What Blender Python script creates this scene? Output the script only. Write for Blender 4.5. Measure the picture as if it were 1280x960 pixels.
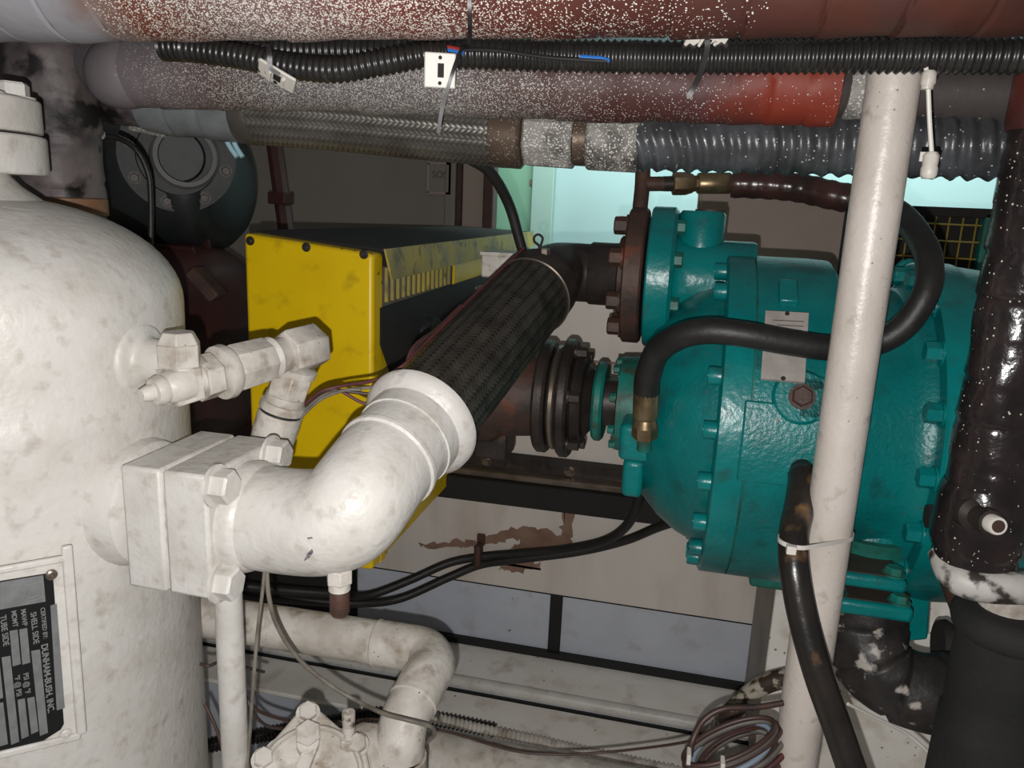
import bpy, bmesh, math, random
from mathutils import Vector, Matrix
random.seed(7)
R = math.radians
scene = bpy.context.scene
for o in list(bpy.data.objects): bpy.data.objects.remove(o)
C = scene.collection

# ------------------------------------------------------------------ camera, light, exposure
CAM = Vector((0, 0, 1.5))
ROT = Matrix.Rotation(R(12.5), 3, 'Z') @ Matrix.Rotation(R(90 - 13), 3, 'X') @ Matrix.Rotation(R(2.5), 3, 'Z')
FPX = 960.0
cd = bpy.data.cameras.new('camera'); cam = bpy.data.objects.new('camera', cd); C.objects.link(cam)
cam.matrix_world = Matrix.Translation(CAM) @ ROT.to_4x4()
cd.sensor_width = 36; cd.lens = 36 * FPX / 1280; cd.clip_start = 0.02
scene.camera = cam
scene.view_settings.view_transform = 'Standard'; scene.view_settings.look = 'None'
scene.view_settings.gamma = 1; scene.view_settings.use_curve_mapping = False
scene.view_settings.exposure = 0.0
w = bpy.data.worlds.new('room_air'); scene.world = w; w.use_nodes = True
w.node_tree.nodes['Background'].inputs[0].default_value = (1, 1, 1, 1)
w.node_tree.nodes['Background'].inputs[1].default_value = 0.10
def lamp(name, kind, loc, energy, col, **k):
    l = bpy.data.lights.new(name, kind); l.energy = energy; l.color = col
    for a, b in k.items(): setattr(l, a, b)
    o = bpy.data.objects.new(name, l); C.objects.link(o); o.location = loc
    return o
# the phone's own flash, a few centimetres from its lens
fl = lamp('phone_flash', 'SPOT', CAM + ROT @ Vector((-0.014, -0.036, 0)), 41, (1, 0.985, 0.96), shadow_soft_size=0.004, spot_size=R(150), spot_blend=0.55)
fl.rotation_euler = ROT.to_euler()
# fluorescent tube light of the walkway behind the machine
tl = lamp('walkway_tube', 'AREA', (0.25, 2.75, 2.08), 20, (0.80, 1.0, 0.98), shape='RECTANGLE', size=2.4, size_y=0.12)
tl.rotation_euler = (R(38), 0, 0)

# ------------------------------------------------------------------ pixel helpers (1280x960 frame)
def ray(px, py): return ROT @ Vector(((px - 640) / FPX, -(py - 480) / FPX, -1))
def P(px, py, d): return CAM + ray(px, py) * d
def PX(px, py, x): r = ray(px, py); return CAM + r * ((x - CAM.x) / r.x)
def PY(px, py, y): r = ray(px, py); return CAM + r * ((y - CAM.y) / r.y)
def PZ(px, py, z): r = ray(px, py); return CAM + r * ((z - CAM.z) / r.z)
def PP(px, py, pt, n): r = ray(px, py); return CAM + r * ((pt - CAM).dot(n) / r.dot(n))
def dep(p): return -(ROT.transposed() @ (p - CAM)).z
def m(px, d): return px * d / FPX
def pts(*a): return [P(*q) for q in a]
X = Vector((1, 0, 0)); Y = Vector((0, 1, 0)); Z = Vector((0, 0, 1))

# ------------------------------------------------------------------ materials
def lin(c): return tuple(((v / 255) / 12.92 if v / 255 < 0.04045 else ((v / 255 + 0.055) / 1.055) ** 2.4) for v in c) + (1,)
def mat(name, base, c2=None, scale=8, mix=(0.4, 0.7), rough=0.5, metal=0.0, bump=0.0, bscale=60, dirt=None, dscale=14, dthr=(0.6, 0.68),
        specks=None, sscale=160, sthr=0.22, sgate=0.5, stretch=None, emit=0, coat=0, ramp=None, rampx=(0, 1), speckramp=None):
    mt = bpy.data.materials.new(name); mt.use_nodes = True
    nt = mt.node_tree; N = nt.nodes; L = nt.links; b = N['Principled BSDF']
    b.inputs['Roughness'].default_value = rough; b.inputs['Metallic'].default_value = metal
    b.inputs['Coat Weight'].default_value = coat
    tc = N.new('ShaderNodeTexCoord'); co = tc.outputs['Object']
    if stretch:
        mp = N.new('ShaderNodeMapping'); mp.inputs['Scale'].default_value = stretch; L.new(co, mp.inputs[0]); cs = mp.outputs[0]
    else: cs = co
    def noise(sc, det=4, vec=co):
        n = N.new('ShaderNodeTexNoise'); n.inputs['Scale'].default_value = sc; n.inputs['Detail'].default_value = det; L.new(vec, n.inputs['Vector']); return n.outputs['Fac']
    def rng(f, a, bb):
        r = N.new('ShaderNodeMapRange'); r.inputs[1].default_value = a; r.inputs[2].default_value = bb; L.new(f, r.inputs[0]); return r.outputs[0]
    def mixc(f, a, bcol):
        x = N.new('ShaderNodeMix'); x.data_type = 'RGBA'; L.new(f, x.inputs[0])
        if isinstance(a, tuple): x.inputs[6].default_value = a
        else: L.new(a, x.inputs[6])
        x.inputs[7].default_value = bcol; return x.outputs[2]
    cur = lin(base)
    if ramp:
        sx = N.new('ShaderNodeSeparateXYZ'); L.new(co, sx.inputs[0])
        nz = noise(9); ad = N.new('ShaderNodeMath'); ad.operation = 'MULTIPLY_ADD'; ad.inputs[1].default_value = 0.22; L.new(nz, ad.inputs[0]); L.new(sx.outputs[0], ad.inputs[2])
        g = rng(ad.outputs[0], rampx[0] + 0.11, rampx[1] + 0.11)
        cr = N.new('ShaderNodeValToRGB'); L.new(g, cr.inputs[0])
        el = cr.color_ramp.elements
        while len(el) > 1: el.remove(el[-1])
        el[0].position = ramp[0][0]; el[0].color = lin(ramp[0][1])
        for p_, c_ in ramp[1:]: e = el.new(p_); e.color = lin(c_)
        cur = cr.outputs[0]
    if c2: cur = mixc(rng(noise(scale, 5, cs), *mix), cur, lin(c2))
    if dirt: cur = mixc(rng(noise(dscale, 8, cs), *dthr), cur, lin(dirt))
    if specks:
        v = N.new('ShaderNodeTexVoronoi'); v.inputs['Scale'].default_value = sscale; L.new(co, v.inputs['Vector'])
        wn = N.new('ShaderNodeSeparateColor'); L.new(v.outputs['Color'], wn.inputs[0])
        sz = N.new('ShaderNodeMath'); sz.operation = 'MULTIPLY'; sz.inputs[1].default_value = sthr * 2; L.new(wn.outputs[0], sz.inputs[0])
        lt = N.new('ShaderNodeMath'); lt.operation = 'LESS_THAN'; L.new(v.outputs['Distance'], lt.inputs[0]); L.new(sz.outputs[0], lt.inputs[1])
        gt = N.new('ShaderNodeMath'); gt.operation = 'GREATER_THAN'
        nn = noise(5, 3)
        ga = N.new('ShaderNodeMath'); ga.operation = 'MULTIPLY_ADD'; ga.inputs[1].default_value = 0.7; L.new(nn, ga.inputs[0]); L.new(wn.outputs[1], ga.inputs[2])
        L.new(ga.outputs[0], gt.inputs[0]); gt.inputs[1].default_value = sgate + 0.35
        if speckramp:
            sx = N.new('ShaderNodeSeparateXYZ'); L.new(co, sx.inputs[0]); g = rng(sx.outputs[0], *rampx)
            cr = N.new('ShaderNodeValToRGB'); L.new(g, cr.inputs[0]); el = cr.color_ramp.elements
            while len(el) > 1: el.remove(el[-1])
            el[0].position = speckramp[0][0]; el[0].color = (speckramp[0][1],) * 3 + (1,)
            for p_, c_ in speckramp[1:]: e = el.new(p_); e.color = (c_,) * 3 + (1,)
            L.new(cr.outputs[0], gt.inputs[1])
        mu = N.new('ShaderNodeMath'); mu.operation = 'MULTIPLY'; L.new(lt.outputs[0], mu.inputs[0]); L.new(gt.outputs[0], mu.inputs[1])
        cur = mixc(mu.outputs[0], cur, lin(specks))
    if isinstance(cur, tuple): b.inputs['Base Color'].default_value = cur
    else: L.new(cur, b.inputs['Base Color'])
    if bump:
        bp = N.new('ShaderNodeBump'); bp.inputs['Strength'].default_value = bump; bp.inputs['Distance'].default_value = 0.004
        L.new(noise(bscale, 5, cs), bp.inputs['Height']); L.new(bp.outputs[0], b.inputs['Normal'])
    if emit:
        b.inputs['Emission Color'].default_value = lin(base); b.inputs['Emission Strength'].default_value = emit
    return mt

WHITE = mat('white_paint', (208, 204, 199), (192, 187, 180), 16, rough=0.42, bump=0.28, bscale=95, dirt=(160, 148, 136), dscale=55, dthr=(0.55, 0.9))
WHITE2 = mat('white_paint_grimy', (204, 198, 190), (178, 170, 160), 22, rough=0.45, bump=0.4, bscale=70, dirt=(134, 116, 100), dscale=40, dthr=(0.52, 0.80), specks=(112, 92, 78), sscale=150, sthr=0.09, sgate=0.72)
POST = mat('cream_post_paint', (208, 198, 190), (196, 186, 176), 12, rough=0.36, bump=0.2, bscale=120, dirt=(160, 146, 132), dscale=40, dthr=(0.6, 0.8), specks=(150, 138, 126), sscale=130, sthr=0.10, sgate=0.8)
SKID = mat('white_skid_paint', (244, 239, 232), (234, 227, 217), 9, rough=0.5, bump=0.2, bscale=60, dirt=(180, 162, 142), dscale=15, dthr=(0.54, 0.85), specks=(150, 120, 98), sscale=60, sthr=0.09, sgate=0.8)
BLUEG = mat('blue_grey_paint', (198, 202, 212), (188, 192, 202), 6, rough=0.5, bump=0.05, dirt=(170, 168, 168), dscale=20, dthr=(0.55, 0.85), specks=(110, 108, 106), sscale=22, sthr=0.07, sgate=0.75)
YEL = mat('yellow_enamel', (236, 198, 6), (226, 188, 4), 8, rough=0.38, bump=0.06, bscale=90, dirt=(196, 160, 14), dscale=20, dthr=(0.58, 0.74), specks=(110, 84, 18), sscale=55, sthr=0.12, sgate=0.84)
YELGR = mat('yellow_enamel_dusty', (190, 168, 70), (140, 132, 96), 12, rough=0.55, bump=0.1, dirt=(70, 64, 44), dscale=30, dthr=(0.55, 0.75))
TEAL = mat('teal_casting_paint', (4, 116, 115), (3, 98, 98), 14, rough=0.33, bump=0.32, bscale=150, dirt=(24, 66, 66), dscale=16, dthr=(0.55, 0.8), specks=(60, 90, 84), sscale=60, sthr=0.10, sgate=0.85)
TEALSM = mat('teal_smooth_paint', (4, 122, 121), (3, 103, 103), 10, rough=0.3, bump=0.25, bscale=90, dirt=(40, 78, 74), dscale=22, dthr=(0.58, 0.8))
TEALDIRT = mat('teal_grimy_paint', (20, 120, 108), (40, 74, 60), 18, rough=0.5, bump=0.3, dirt=(70, 52, 36), dscale=24, dthr=(0.56, 0.72))
RUSTY = mat('rusty_brown_steel', (78, 52, 42), (48, 38, 34), 16, rough=0.6, bump=0.4, bscale=70, dirt=(116, 58, 32), dscale=22, dthr=(0.60, 0.78))
DARKST = mat('dark_oily_steel', (62, 54, 50), (40, 36, 34), 18, rough=0.45, metal=0.3, bump=0.25, dirt=(104, 84, 66), dscale=26, dthr=(0.62, 0.8))
BRIGHTST = mat('bare_steel', (150, 136, 124), (112, 98, 86), 20, rough=0.35, metal=0.8, bump=0.1)
SHIM = mat('worn_flange_edge', (92, 82, 74), (44, 38, 36), 60, rough=0.5, bump=0.5, bscale=150, dirt=(170, 164, 156), dscale=90, dthr=(0.55, 0.65))
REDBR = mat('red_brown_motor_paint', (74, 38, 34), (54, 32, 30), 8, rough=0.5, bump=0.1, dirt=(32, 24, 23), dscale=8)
RUBBER = mat('black_rubber', (30, 29, 28), (40, 38, 36), 30, rough=0.5, bump=0.15, bscale=120, dirt=(70, 64, 58), dscale=50, dthr=(0.7, 0.85))
FOAM = mat('black_foam_insulation', (28, 27, 27), (40, 38, 38), 10, rough=0.85, bump=0.3, bscale=120)
PLASTBLK = mat('black_plastic_conduit', (33, 31, 30), (44, 42, 40), 30, rough=0.32, bump=0.05, dirt=(86, 82, 76), dscale=60, dthr=(0.66, 0.8))
OILHOSE = mat('oily_taped_hose', (34, 31, 29), (48, 41, 36), 14, rough=0.3, bump=0.25, bscale=60, dirt=(132, 98, 62), dscale=11, dthr=(0.58, 0.66))
TAPED = mat('brown_taped_hose', (70, 46, 42), (40, 30, 28), 20, rough=0.25, bump=0.25, bscale=50)
BRASS = mat('brass', (158, 138, 108), (112, 92, 64), 30, rough=0.36, metal=0.8, bump=0.1)
STEELBRAID = mat('dark_steel_braid', (96, 91, 84), (64, 60, 55), 26, rough=0.36, metal=0.7)
STEELBRAID2 = mat('grey_steel_braid', (118, 114, 108), (88, 84, 80), 14, rough=0.42, metal=0.5)
BRAIDBACK = mat('braid_core', (28, 26, 25), rough=0.7)
COLLARST = mat('hose_crimp_collar', (112, 94, 80), (78, 70, 64), 14, rough=0.34, metal=0.5, specks=(190, 184, 176), sscale=350, sthr=0.2, sgate=0.5, bump=0.1)
SPRAYW = mat('oversprayed_insulation', (150, 146, 140), (96, 92, 88), 40, rough=0.7, bump=0.4, bscale=160, dirt=(44, 36, 32), dscale=16, dthr=(0.56, 0.7), specks=(214, 210, 204), sscale=420, sthr=0.3, sgate=0.3)
BLACKCORR = mat('black_bituminous_wrap', (58, 58, 60), (84, 86, 90), 20, rough=0.32, bump=0.35, bscale=60, specks=(198, 194, 186), sscale=230, sthr=0.16, sgate=0.75)
TAPEBLK = mat('shiny_black_tape', (32, 28, 28), (50, 40, 40), 22, rough=0.2, bump=0.5, bscale=45, specks=(214, 206, 190), sscale=230, sthr=0.15, sgate=0.80)
GREYPATCH = mat('patchy_grey_insulation', (108, 98, 98), (60, 54, 54), 18, rough=0.55, bump=0.45, bscale=45, dirt=(22, 18, 18), dscale=14, dthr=(0.52, 0.60))
PATCHW = mat('flaking_black_white_wrap', (36, 33, 32), (58, 53, 50), 20, rough=0.5, bump=0.7, bscale=40, dirt=(176, 168, 160), dscale=32, dthr=(0.60, 0.67))
WALLW = mat('off_white_bulkhead', (140, 134, 126), (130, 122, 114), 3, rough=0.55, bump=0.03, dirt=(128, 112, 98), dscale=5, dthr=(0.6, 0.85), stretch=(1, 1, 0.35))
BEIGE = mat('beige_bulkhead', (220, 212, 204), (208, 199, 190), 3, rough=0.5, bump=0.05, dirt=(190, 172, 156), dscale=9, dthr=(0.5, 0.85), stretch=(1, 1, 0.3))
CABIN = mat('taupe_cabinet', (168, 150, 138), (158, 140, 128), 4, rough=0.6, bump=0.03)
GREENW = mat('pale_green_panel', (142, 186, 158), (132, 172, 148), 4, rough=0.5)
CYANW = mat('pale_cyan_panel', (186, 212, 212), (180, 206, 206), 3, rough=0.5)
DARKGAP = mat('black_strip_and_gap', (22, 22, 22), rough=0.6)
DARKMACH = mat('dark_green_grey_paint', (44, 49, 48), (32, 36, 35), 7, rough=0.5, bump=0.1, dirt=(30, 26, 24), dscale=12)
GREYMET = mat('dull_grey_paint', (96, 92, 92), (76, 74, 74), 10, rough=0.5)
DARKIN = mat('dark_interior_paint', (34, 31, 29), (26, 24, 23), 6, rough=0.8)
PLATEK = mat('nameplate_black', (24, 24, 25), rough=0.35)
PLATEG = mat('nameplate_bare_aluminium', (140, 141, 142), (124, 125, 126), 60, rough=0.4, metal=0.35, bump=0.1)
LETTER = mat('nameplate_lettering', (140, 141, 138), rough=0.45, metal=0.3)
TIEW = mat('white_nylon', (214, 208, 200), rough=0.45)
TIEB = mat('black_nylon', (38, 34, 36), rough=0.4)
WIREG = mat('grey_wire', (128, 122, 112), (96, 88, 80), 40, rough=0.5)
WIREBR = mat('brown_wire', (74, 52, 46), (56, 44, 42), 30, rough=0.45)
WIREBL = mat('blue_grey_wire', (128, 142, 158), rough=0.5)
WIRERED = mat('red_wire', (150, 46, 36), rough=0.45)
WIREBLUE = mat('blue_wire', (40, 110, 190), rough=0.45)
WIREMAR = mat('maroon_wire', (96, 50, 50), (70, 44, 44), 30, rough=0.5)
ALPLATE = mat('brushed_plate', (176, 168, 162), (160, 152, 146), 40, rough=0.5, metal=0.2, bump=0.1, bscale=200, dirt=(90, 84, 80), dscale=60, dthr=(0.72, 0.8))
RUSTST = mat('scraped_primer_patch', (142, 112, 94), (124, 94, 78), 30, rough=0.7, bump=0.1)
MESHY = mat('yellow_mesh_wire', (150, 128, 40), rough=0.5)
BLUEGL = mat('lit_gap_blue', (160, 196, 206), rough=0.4)
def colx(px, py, y): return PY(px, py, y).x
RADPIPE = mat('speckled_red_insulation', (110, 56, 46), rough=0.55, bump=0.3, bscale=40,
    ramp=[(0, (172, 170, 176)), (0.09, (163, 161, 167)), (0.13, (140, 119, 112)), (0.165, (116, 63, 44)), (0.21, (114, 79, 73)), (0.30, (128, 103, 102)), (0.42, (117, 73, 68)), (0.47, (110, 56, 49)), (0.62, (82, 41, 33)), (0.8, (76, 41, 35)), (0.93, (80, 41, 30)), (1, (61, 31, 26))],  # overspray and dirt tones; right end also darkened to paint in vignetting
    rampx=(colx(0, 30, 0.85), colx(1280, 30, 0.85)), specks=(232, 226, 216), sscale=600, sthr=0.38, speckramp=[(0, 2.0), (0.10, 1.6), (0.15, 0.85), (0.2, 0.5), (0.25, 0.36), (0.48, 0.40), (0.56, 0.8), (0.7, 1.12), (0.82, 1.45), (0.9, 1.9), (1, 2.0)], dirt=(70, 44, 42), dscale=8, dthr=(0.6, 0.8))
SECPIPE = mat('speckled_second_insulation', (110, 56, 46), rough=0.6, bump=0.3, bscale=45,
    ramp=[(0, (114, 110, 114)), (0.2, (114, 104, 106)), (0.27, (85, 66, 63)), (0.33, (92, 86, 85)), (0.5, (98, 92, 91)), (0.6, (83, 62, 59)), (0.66, (69, 36, 33)), (0.76, (74, 39, 38)), (0.79, (98, 38, 27)), (0.82, (121, 42, 25)), (1, (121, 42, 25))],
    rampx=(colx(0, 100, 1.02), colx(1280, 100, 1.02)), specks=(186, 182, 176), sscale=720, sthr=0.36, speckramp=[(0, 2.0), (0.16, 1.3), (0.24, 0.85), (0.3, 0.42), (0.5, 0.40), (0.6, 0.75), (0.68, 1.15), (0.78, 1.35), (1, 1.4)])

# ------------------------------------------------------------------ mesh helpers
class M:
    def __init__(s): s.v = []; s.f = []
    def add(s, vs, fs):
        k = len(s.v); s.v += [Vector(v) for v in vs]; s.f += [tuple(i + k for i in f) for f in fs]; return s
    def sweep(s, path, rf, n=16, caps=True, closed=False):
        path = [Vector(p) for p in path]; k = len(path)
        T = []
        for i in range(k):
            a = path[(i - 1) % k if closed else max(i - 1, 0)]; b = path[(i + 1) % k if closed else min(i + 1, k - 1)]
            T.append((b - a).normalized())
        ref = Z if abs(T[0].z) < 0.9 else X
        u = (ref - T[0] * ref.dot(T[0])).normalized()
        vs = []; fs = []; L = 0
        for i in range(k):
            if i: L += (path[i] - path[i - 1]).length; u = (u - T[i] * u.dot(T[i])).normalized()
            v = T[i].cross(u)
            for j in range(n):
                th = 2 * math.pi * j / n
                r = rf(L, th) if callable(rf) else (rf[i] if isinstance(rf, (list, tuple)) else rf)
                vs.append(path[i] + (u * math.cos(th) + v * math.sin(th)) * r)
        for i in range(k if closed else k - 1):
            i2 = (i + 1) % k
            for j in range(n):
                j2 = (j + 1) % n; fs.append((i * n + j, i * n + j2, i2 * n + j2, i2 * n + j))
        if caps and not closed:
            fs.append(tuple(range(n))[::-1]); fs.append(tuple((k - 1) * n + j for j in range(n)))
        return s.add(vs, fs)
    def lathe(s, p, ax, prof, n=32, caps=True, ref=None):
        p = Vector(p); ax = Vector(ax).normalized()
        ref = Vector(ref) if ref else (Z if abs(ax.z) < 0.9 else X)
        u = (ref - ax * ref.dot(ax)).normalized(); v = ax.cross(u)
        vs = []; fs = []
        for t, r in prof:
            for j in range(n):
                th = 2 * math.pi * j / n; vs.append(p + ax * t + (u * math.cos(th) + v * math.sin(th)) * max(r, 1e-5))
        for i in range(len(prof) - 1):
            for j in range(n):
                j2 = (j + 1) % n; fs.append((i * n + j, i * n + j2, (i + 1) * n + j2, (i + 1) * n + j))
        if caps: fs.append(tuple(range(n))[::-1]); fs.append(tuple((len(prof) - 1) * n + j for j in range(n)))
        return s.add(vs, fs)
    def cyl(s, p, ax, r, h, n=24, ch=0.0):
        if ch: return s.lathe(p, ax, [(0, r - ch), (ch, r), (h - ch, r), (h, r - ch)], n)
        return s.lathe(p, ax, [(0, r), (h, r)], n)
    def hex(s, p, ax, r, h, ref=None, ch=None):
        ch = r * 0.12 if ch is None else ch
        return s.lathe(p, ax, [(0, r), (h - ch, r), (h, r - ch)], 6, ref=ref)
    def box(s, c, ax, ay, az):
        c = Vector(c); vs = [c + Vector(ax) * i + Vector(ay) * j + Vector(az) * k for i in (-1, 1) for j in (-1, 1) for k in (-1, 1)]
        return s.add(vs, [(0, 1, 3, 2), (4, 6, 7, 5), (0, 4, 5, 1), (2, 3, 7, 6), (0, 2, 6, 4), (1, 5, 7, 3)])
    def boxw(s, x0, x1, y0, y1, z0, z1):
        return s.box(((x0 + x1) / 2, (y0 + y1) / 2, (z0 + z1) / 2), X * abs(x1 - x0) / 2, Y * abs(y1 - y0) / 2, Z * abs(z1 - z0) / 2)
    def slab(s, poly, ex):
        poly = [Vector(p) for p in poly]; ex = Vector(ex); n = len(poly)
        vs = poly + [p + ex for p in poly]
        return s.add(vs, [tuple(range(n)), tuple(range(n, 2 * n))[::-1]] + [(i, (i + 1) % n, n + (i + 1) % n, n + i) for i in range(n)])

def catmull(p, per=8, closed=False):
    p = [Vector(q) for q in p]; n = len(p); out = []
    for i in range(n if closed else n - 1):
        if closed: a, b, c, d = p[(i - 1) % n], p[i], p[(i + 1) % n], p[(i + 2) % n]
        else: b, c = p[i], p[i + 1]; a = p[i - 1] if i else b * 2 - c; d = p[i + 2] if i + 2 < n else c * 2 - b
        for k in range(per):
            t = k / per
            out.append(0.5 * (2 * b + (c - a) * t + (2 * a - 5 * b + 4 * c - d) * t * t + (3 * b - a - 3 * c + d) * t ** 3))
    if not closed: out.append(p[-1])
    return out
def resample(p, step):
    out = [p[0].copy()]; acc = 0
    for a, b in zip(p, p[1:]):
        L = (b - a).length; t = step - acc
        while t <= L: out.append(a.lerp(b, t / L)); t += step
        acc = (acc + L) % step if L else acc
        acc = L - (t - step)
    if (out[-1] - p[-1]).length > step * 0.3: out.append(p[-1].copy())
    return out
def origin_of(o):
    r = Vector((0, 0, 0))
    while o: r += o.location; o = o.parent
    return r
def obj(name, M_, mt, parent=None, bevel=0, smooth=38, base=None, seg=2):
    vs = M_.v
    if parent: org = origin_of(parent)
    else:
        lo = Vector((min(v[i] for v in vs) for i in range(3))); hi = Vector((max(v[i] for v in vs) for i in range(3)))
        org = Vector(((lo.x + hi.x) / 2, (lo.y + hi.y) / 2, lo.z)) if base is None else base
    me = bpy.data.meshes.new(name); me.from_pydata([v - org for v in vs], [], M_.f)
    bm = bmesh.new(); bm.from_mesh(me); bmesh.ops.recalc_face_normals(bm, faces=bm.faces); bm.to_mesh(me); bm.free()
    me.materials.append(mt)
    me.shade_smooth(); me.set_sharp_from_angle(angle=R(smooth))
    o = bpy.data.objects.new(name, me); C.objects.link(o)
    if parent: o.parent = parent
    else: o.location = org
    if bevel:
        b = o.modifiers.new('edge', 'BEVEL'); b.width = bevel; b.segments = seg; b.limit_method = 'ANGLE'; b.angle_limit = R(50)
    return o
def tag(o, label, cat, group=None, kind=None):
    o['label'] = label
    if cat: o['category'] = cat
    if group: o['group'] = group
    if kind: o['kind'] = kind
    return o
def thing(name, label, cat, base, group=None):
    o = bpy.data.objects.new(name, None); C.objects.link(o); o.location = Vector(base); o.empty_display_size = 0.05
    return tag(o, label, cat, group)
def top(name, M_, mt, label, cat, group=None, **k): return tag(obj(name, M_, mt, **k), label, cat, group)
def struct(name, M_, mt, parent=None, **k):
    o = obj(name, M_, mt, parent, **k)
    if not parent: o['kind'] = 'structure'
    return o
def text_mesh(body, size, p, right, up, depth=0.0002, bold=0.0):
    cu = bpy.data.curves.new('txt', 'FONT'); cu.body = body; cu.size = size; cu.extrude = depth; cu.offset = bold
    o = bpy.data.objects.new('txt', cu); C.objects.link(o)
    bpy.context.view_layer.update()
    me = o.evaluated_get(bpy.context.evaluated_depsgraph_get()).to_mesh()
    nr = right.cross(up); mm = M()
    mm.add([p + right * v.co.x + up * v.co.y + nr * (v.co.z + depth) for v in me.vertices], [tuple(q.vertices) for q in me.polygons])
    o.to_mesh_clear(); bpy.data.objects.remove(o); bpy.data.curves.remove(cu)
    return mm
def braid(path, r, n, k, wid, h=0.0009, step=0.003):
    """woven strands around a path: n strands each way, k = turns of angle per metre"""
    path = resample([Vector(p) for p in path], step); K = len(path)
    T = [(path[min(i + 1, K - 1)] - path[max(i - 1, 0)]).normalized() for i in range(K)]
    ref = Z if abs(T[0].z) < 0.9 else X
    u = (ref - T[0] * ref.dot(T[0])).normalized(); F = []
    for i in range(K):
        u = (u - T[i] * u.dot(T[i])).normalized(); F.append((path[i], u.copy(), T[i].cross(u)))
    D = 2 * math.pi / n; mm = M()
    for sg in (1, -1):
        for i in range(n):
            vs = []; fs = []
            for a in range(K):
                s_ = a * step
                th = i * D + sg * k * s_
                ph = (2 * i + sg * 2 * k * s_ / D) * math.pi / 2
                hh = sg * max(-1, min(1, 1.6 * math.sin(ph))) * h
                p, uu, vv = F[a]
                dw = wid / r / 2
                for off, hb in ((-1, -0.0006), (0, 0), (1, -0.0006)):
                    # strand width runs across its own direction
                    t2 = th + off * dw * 0.75
                    q = p - T[a] * (sg * off * wid * 0.35)
                    vs.append(q + (uu * math.cos(t2) + vv * math.sin(t2)) * (r + hh + hb))
                if a: b = 3 * a; fs += [(b - 3, b - 2, b + 1, b), (b - 2, b - 1, b + 2, b + 1)]
            mm.add(vs, fs)
    return mm
def corr(path, r, amp, pitch, name, mt, parent=None, n=14, per=4, jit=0):
    path = resample(path, pitch / per)
    return obj(name, M().sweep(path, lambda L, th: r + amp * math.cos(2 * math.pi * L / pitch), n), mt, parent, smooth=80)
def wrapfn(r, pitch, dr, lump=0.0, seed=0):
    rnd = random.Random(seed); ph = [rnd.random() * 6.28 for _ in range(9)]; rr = [rnd.uniform(-1, 1) for _ in range(200)]
    def f(L, th):
        s_ = L / pitch + th / 6.283 * 0.25; fr = s_ % 1
        return r + dr * (1 - fr) + dr * 0.5 * rr[int(s_) % 200] - (dr * 1.2 if fr > 0.94 else 0) + lump * (math.sin(3 * th + L * 23 + ph[0]) + math.sin(2 * th - L * 41 + ph[1]) + 0.6 * math.sin(5 * th + L * 77 + ph[2]))
    return f
def bolt(parent, p, ax, r, h, mt, name='bolt', washer=True, ref=None):
    mm = M(); ax = Vector(ax).normalized()
    if washer: mm.cyl(p, ax, r * 1.25, h * 0.18, 18)
    mm.hex(p + ax * (h * 0.15 if washer else 0), ax, r, h, ref=ref, ch=r * 0.14)
    return obj(name, mm, mt, parent)
def socket(parent, p, ax, r, h, mt):
    ax = Vector(ax).normalized()
    mm = M().lathe(p, ax, [(0, r), (h * 0.9, r), (h, r * 0.92), (h, r * 0.55), (h * 0.5, r * 0.5)], 14)
    return obj('bolt', mm, mt, parent)

def proj(p):
    q = ROT.transposed() @ (p - CAM); return (640 + FPX * q.x / -q.z, 480 - FPX * q.y / -q.z)

# ------------------------------------------------------------------ the setting
YW = 1.85; YF = 3.35
ZF = 0.06
struct('floor', M().boxw(-3.2, 2.6, -0.6, YF + 0.1, ZF - 0.05, ZF), SKID)
struct('ceiling', M().boxw(-3.2, 2.6, 2.3, YF + 0.1, 2.16, 2.2), GREYMET)
zsplit = PY(755, 752, YW).z; zbase = PY(700, 820, YW).z
xr = PY(936, 790, YW).x; xl = PY(446, 700, YW).x
ztop = PY(720, 345, YW).z
zr_ = PY(700, 590, YW).z
wl = struct('wall_lower', M().boxw(xl, 1.9, YW, YW + 0.04, zsplit, zr_), BEIGE)
struct('upper_plate', M().boxw(PY(612, 560, YW).x, PY(1078, 400, YW).x, YW + 0.0, YW + 0.04, zr_, ztop), BEIGE, wl)
struct('panel', M().boxw(xl, PY(693, 790, YW).x - 0.017, YW + 0.004, YW + 0.045, zbase, zsplit - 0.003), BLUEG, wl)
struct('panel', M().boxw(PY(693, 790, YW).x + 0.017, xr + 0.6, YW + 0.004, YW + 0.045, zbase, zsplit - 0.003), BLUEG, wl)
struct('seam', M().boxw(xl, xr + 0.6, YW - 0.001, YW + 0.02, zsplit - 0.0035, zsplit - 0.0005), DARKIN, wl)
struct('joint_strip', M().boxw(PY(693, 790, YW).x - 0.015, PY(693, 790, YW).x + 0.015, YW - 0.002, YW + 0.04, zbase, zsplit), DARKGAP, wl)
struct('panel', M().boxw(-1.25, xl - 0.001, YW, YW + 0.03, zbase - 0.05, PY(440, 716, 1.70).z - 0.02), mat('void_shade_panel', (40, 37, 35), (30, 28, 27), 8, rough=0.8), wl)  # added dark sheet, its colour stands for the shade under the guard box
struct('baseboard_back', M().boxw(xl, xr + 0.6, YW - 0.012, YW + 0.02, zbase - 0.06, zbase + 0.012), DARKGAP)
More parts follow.
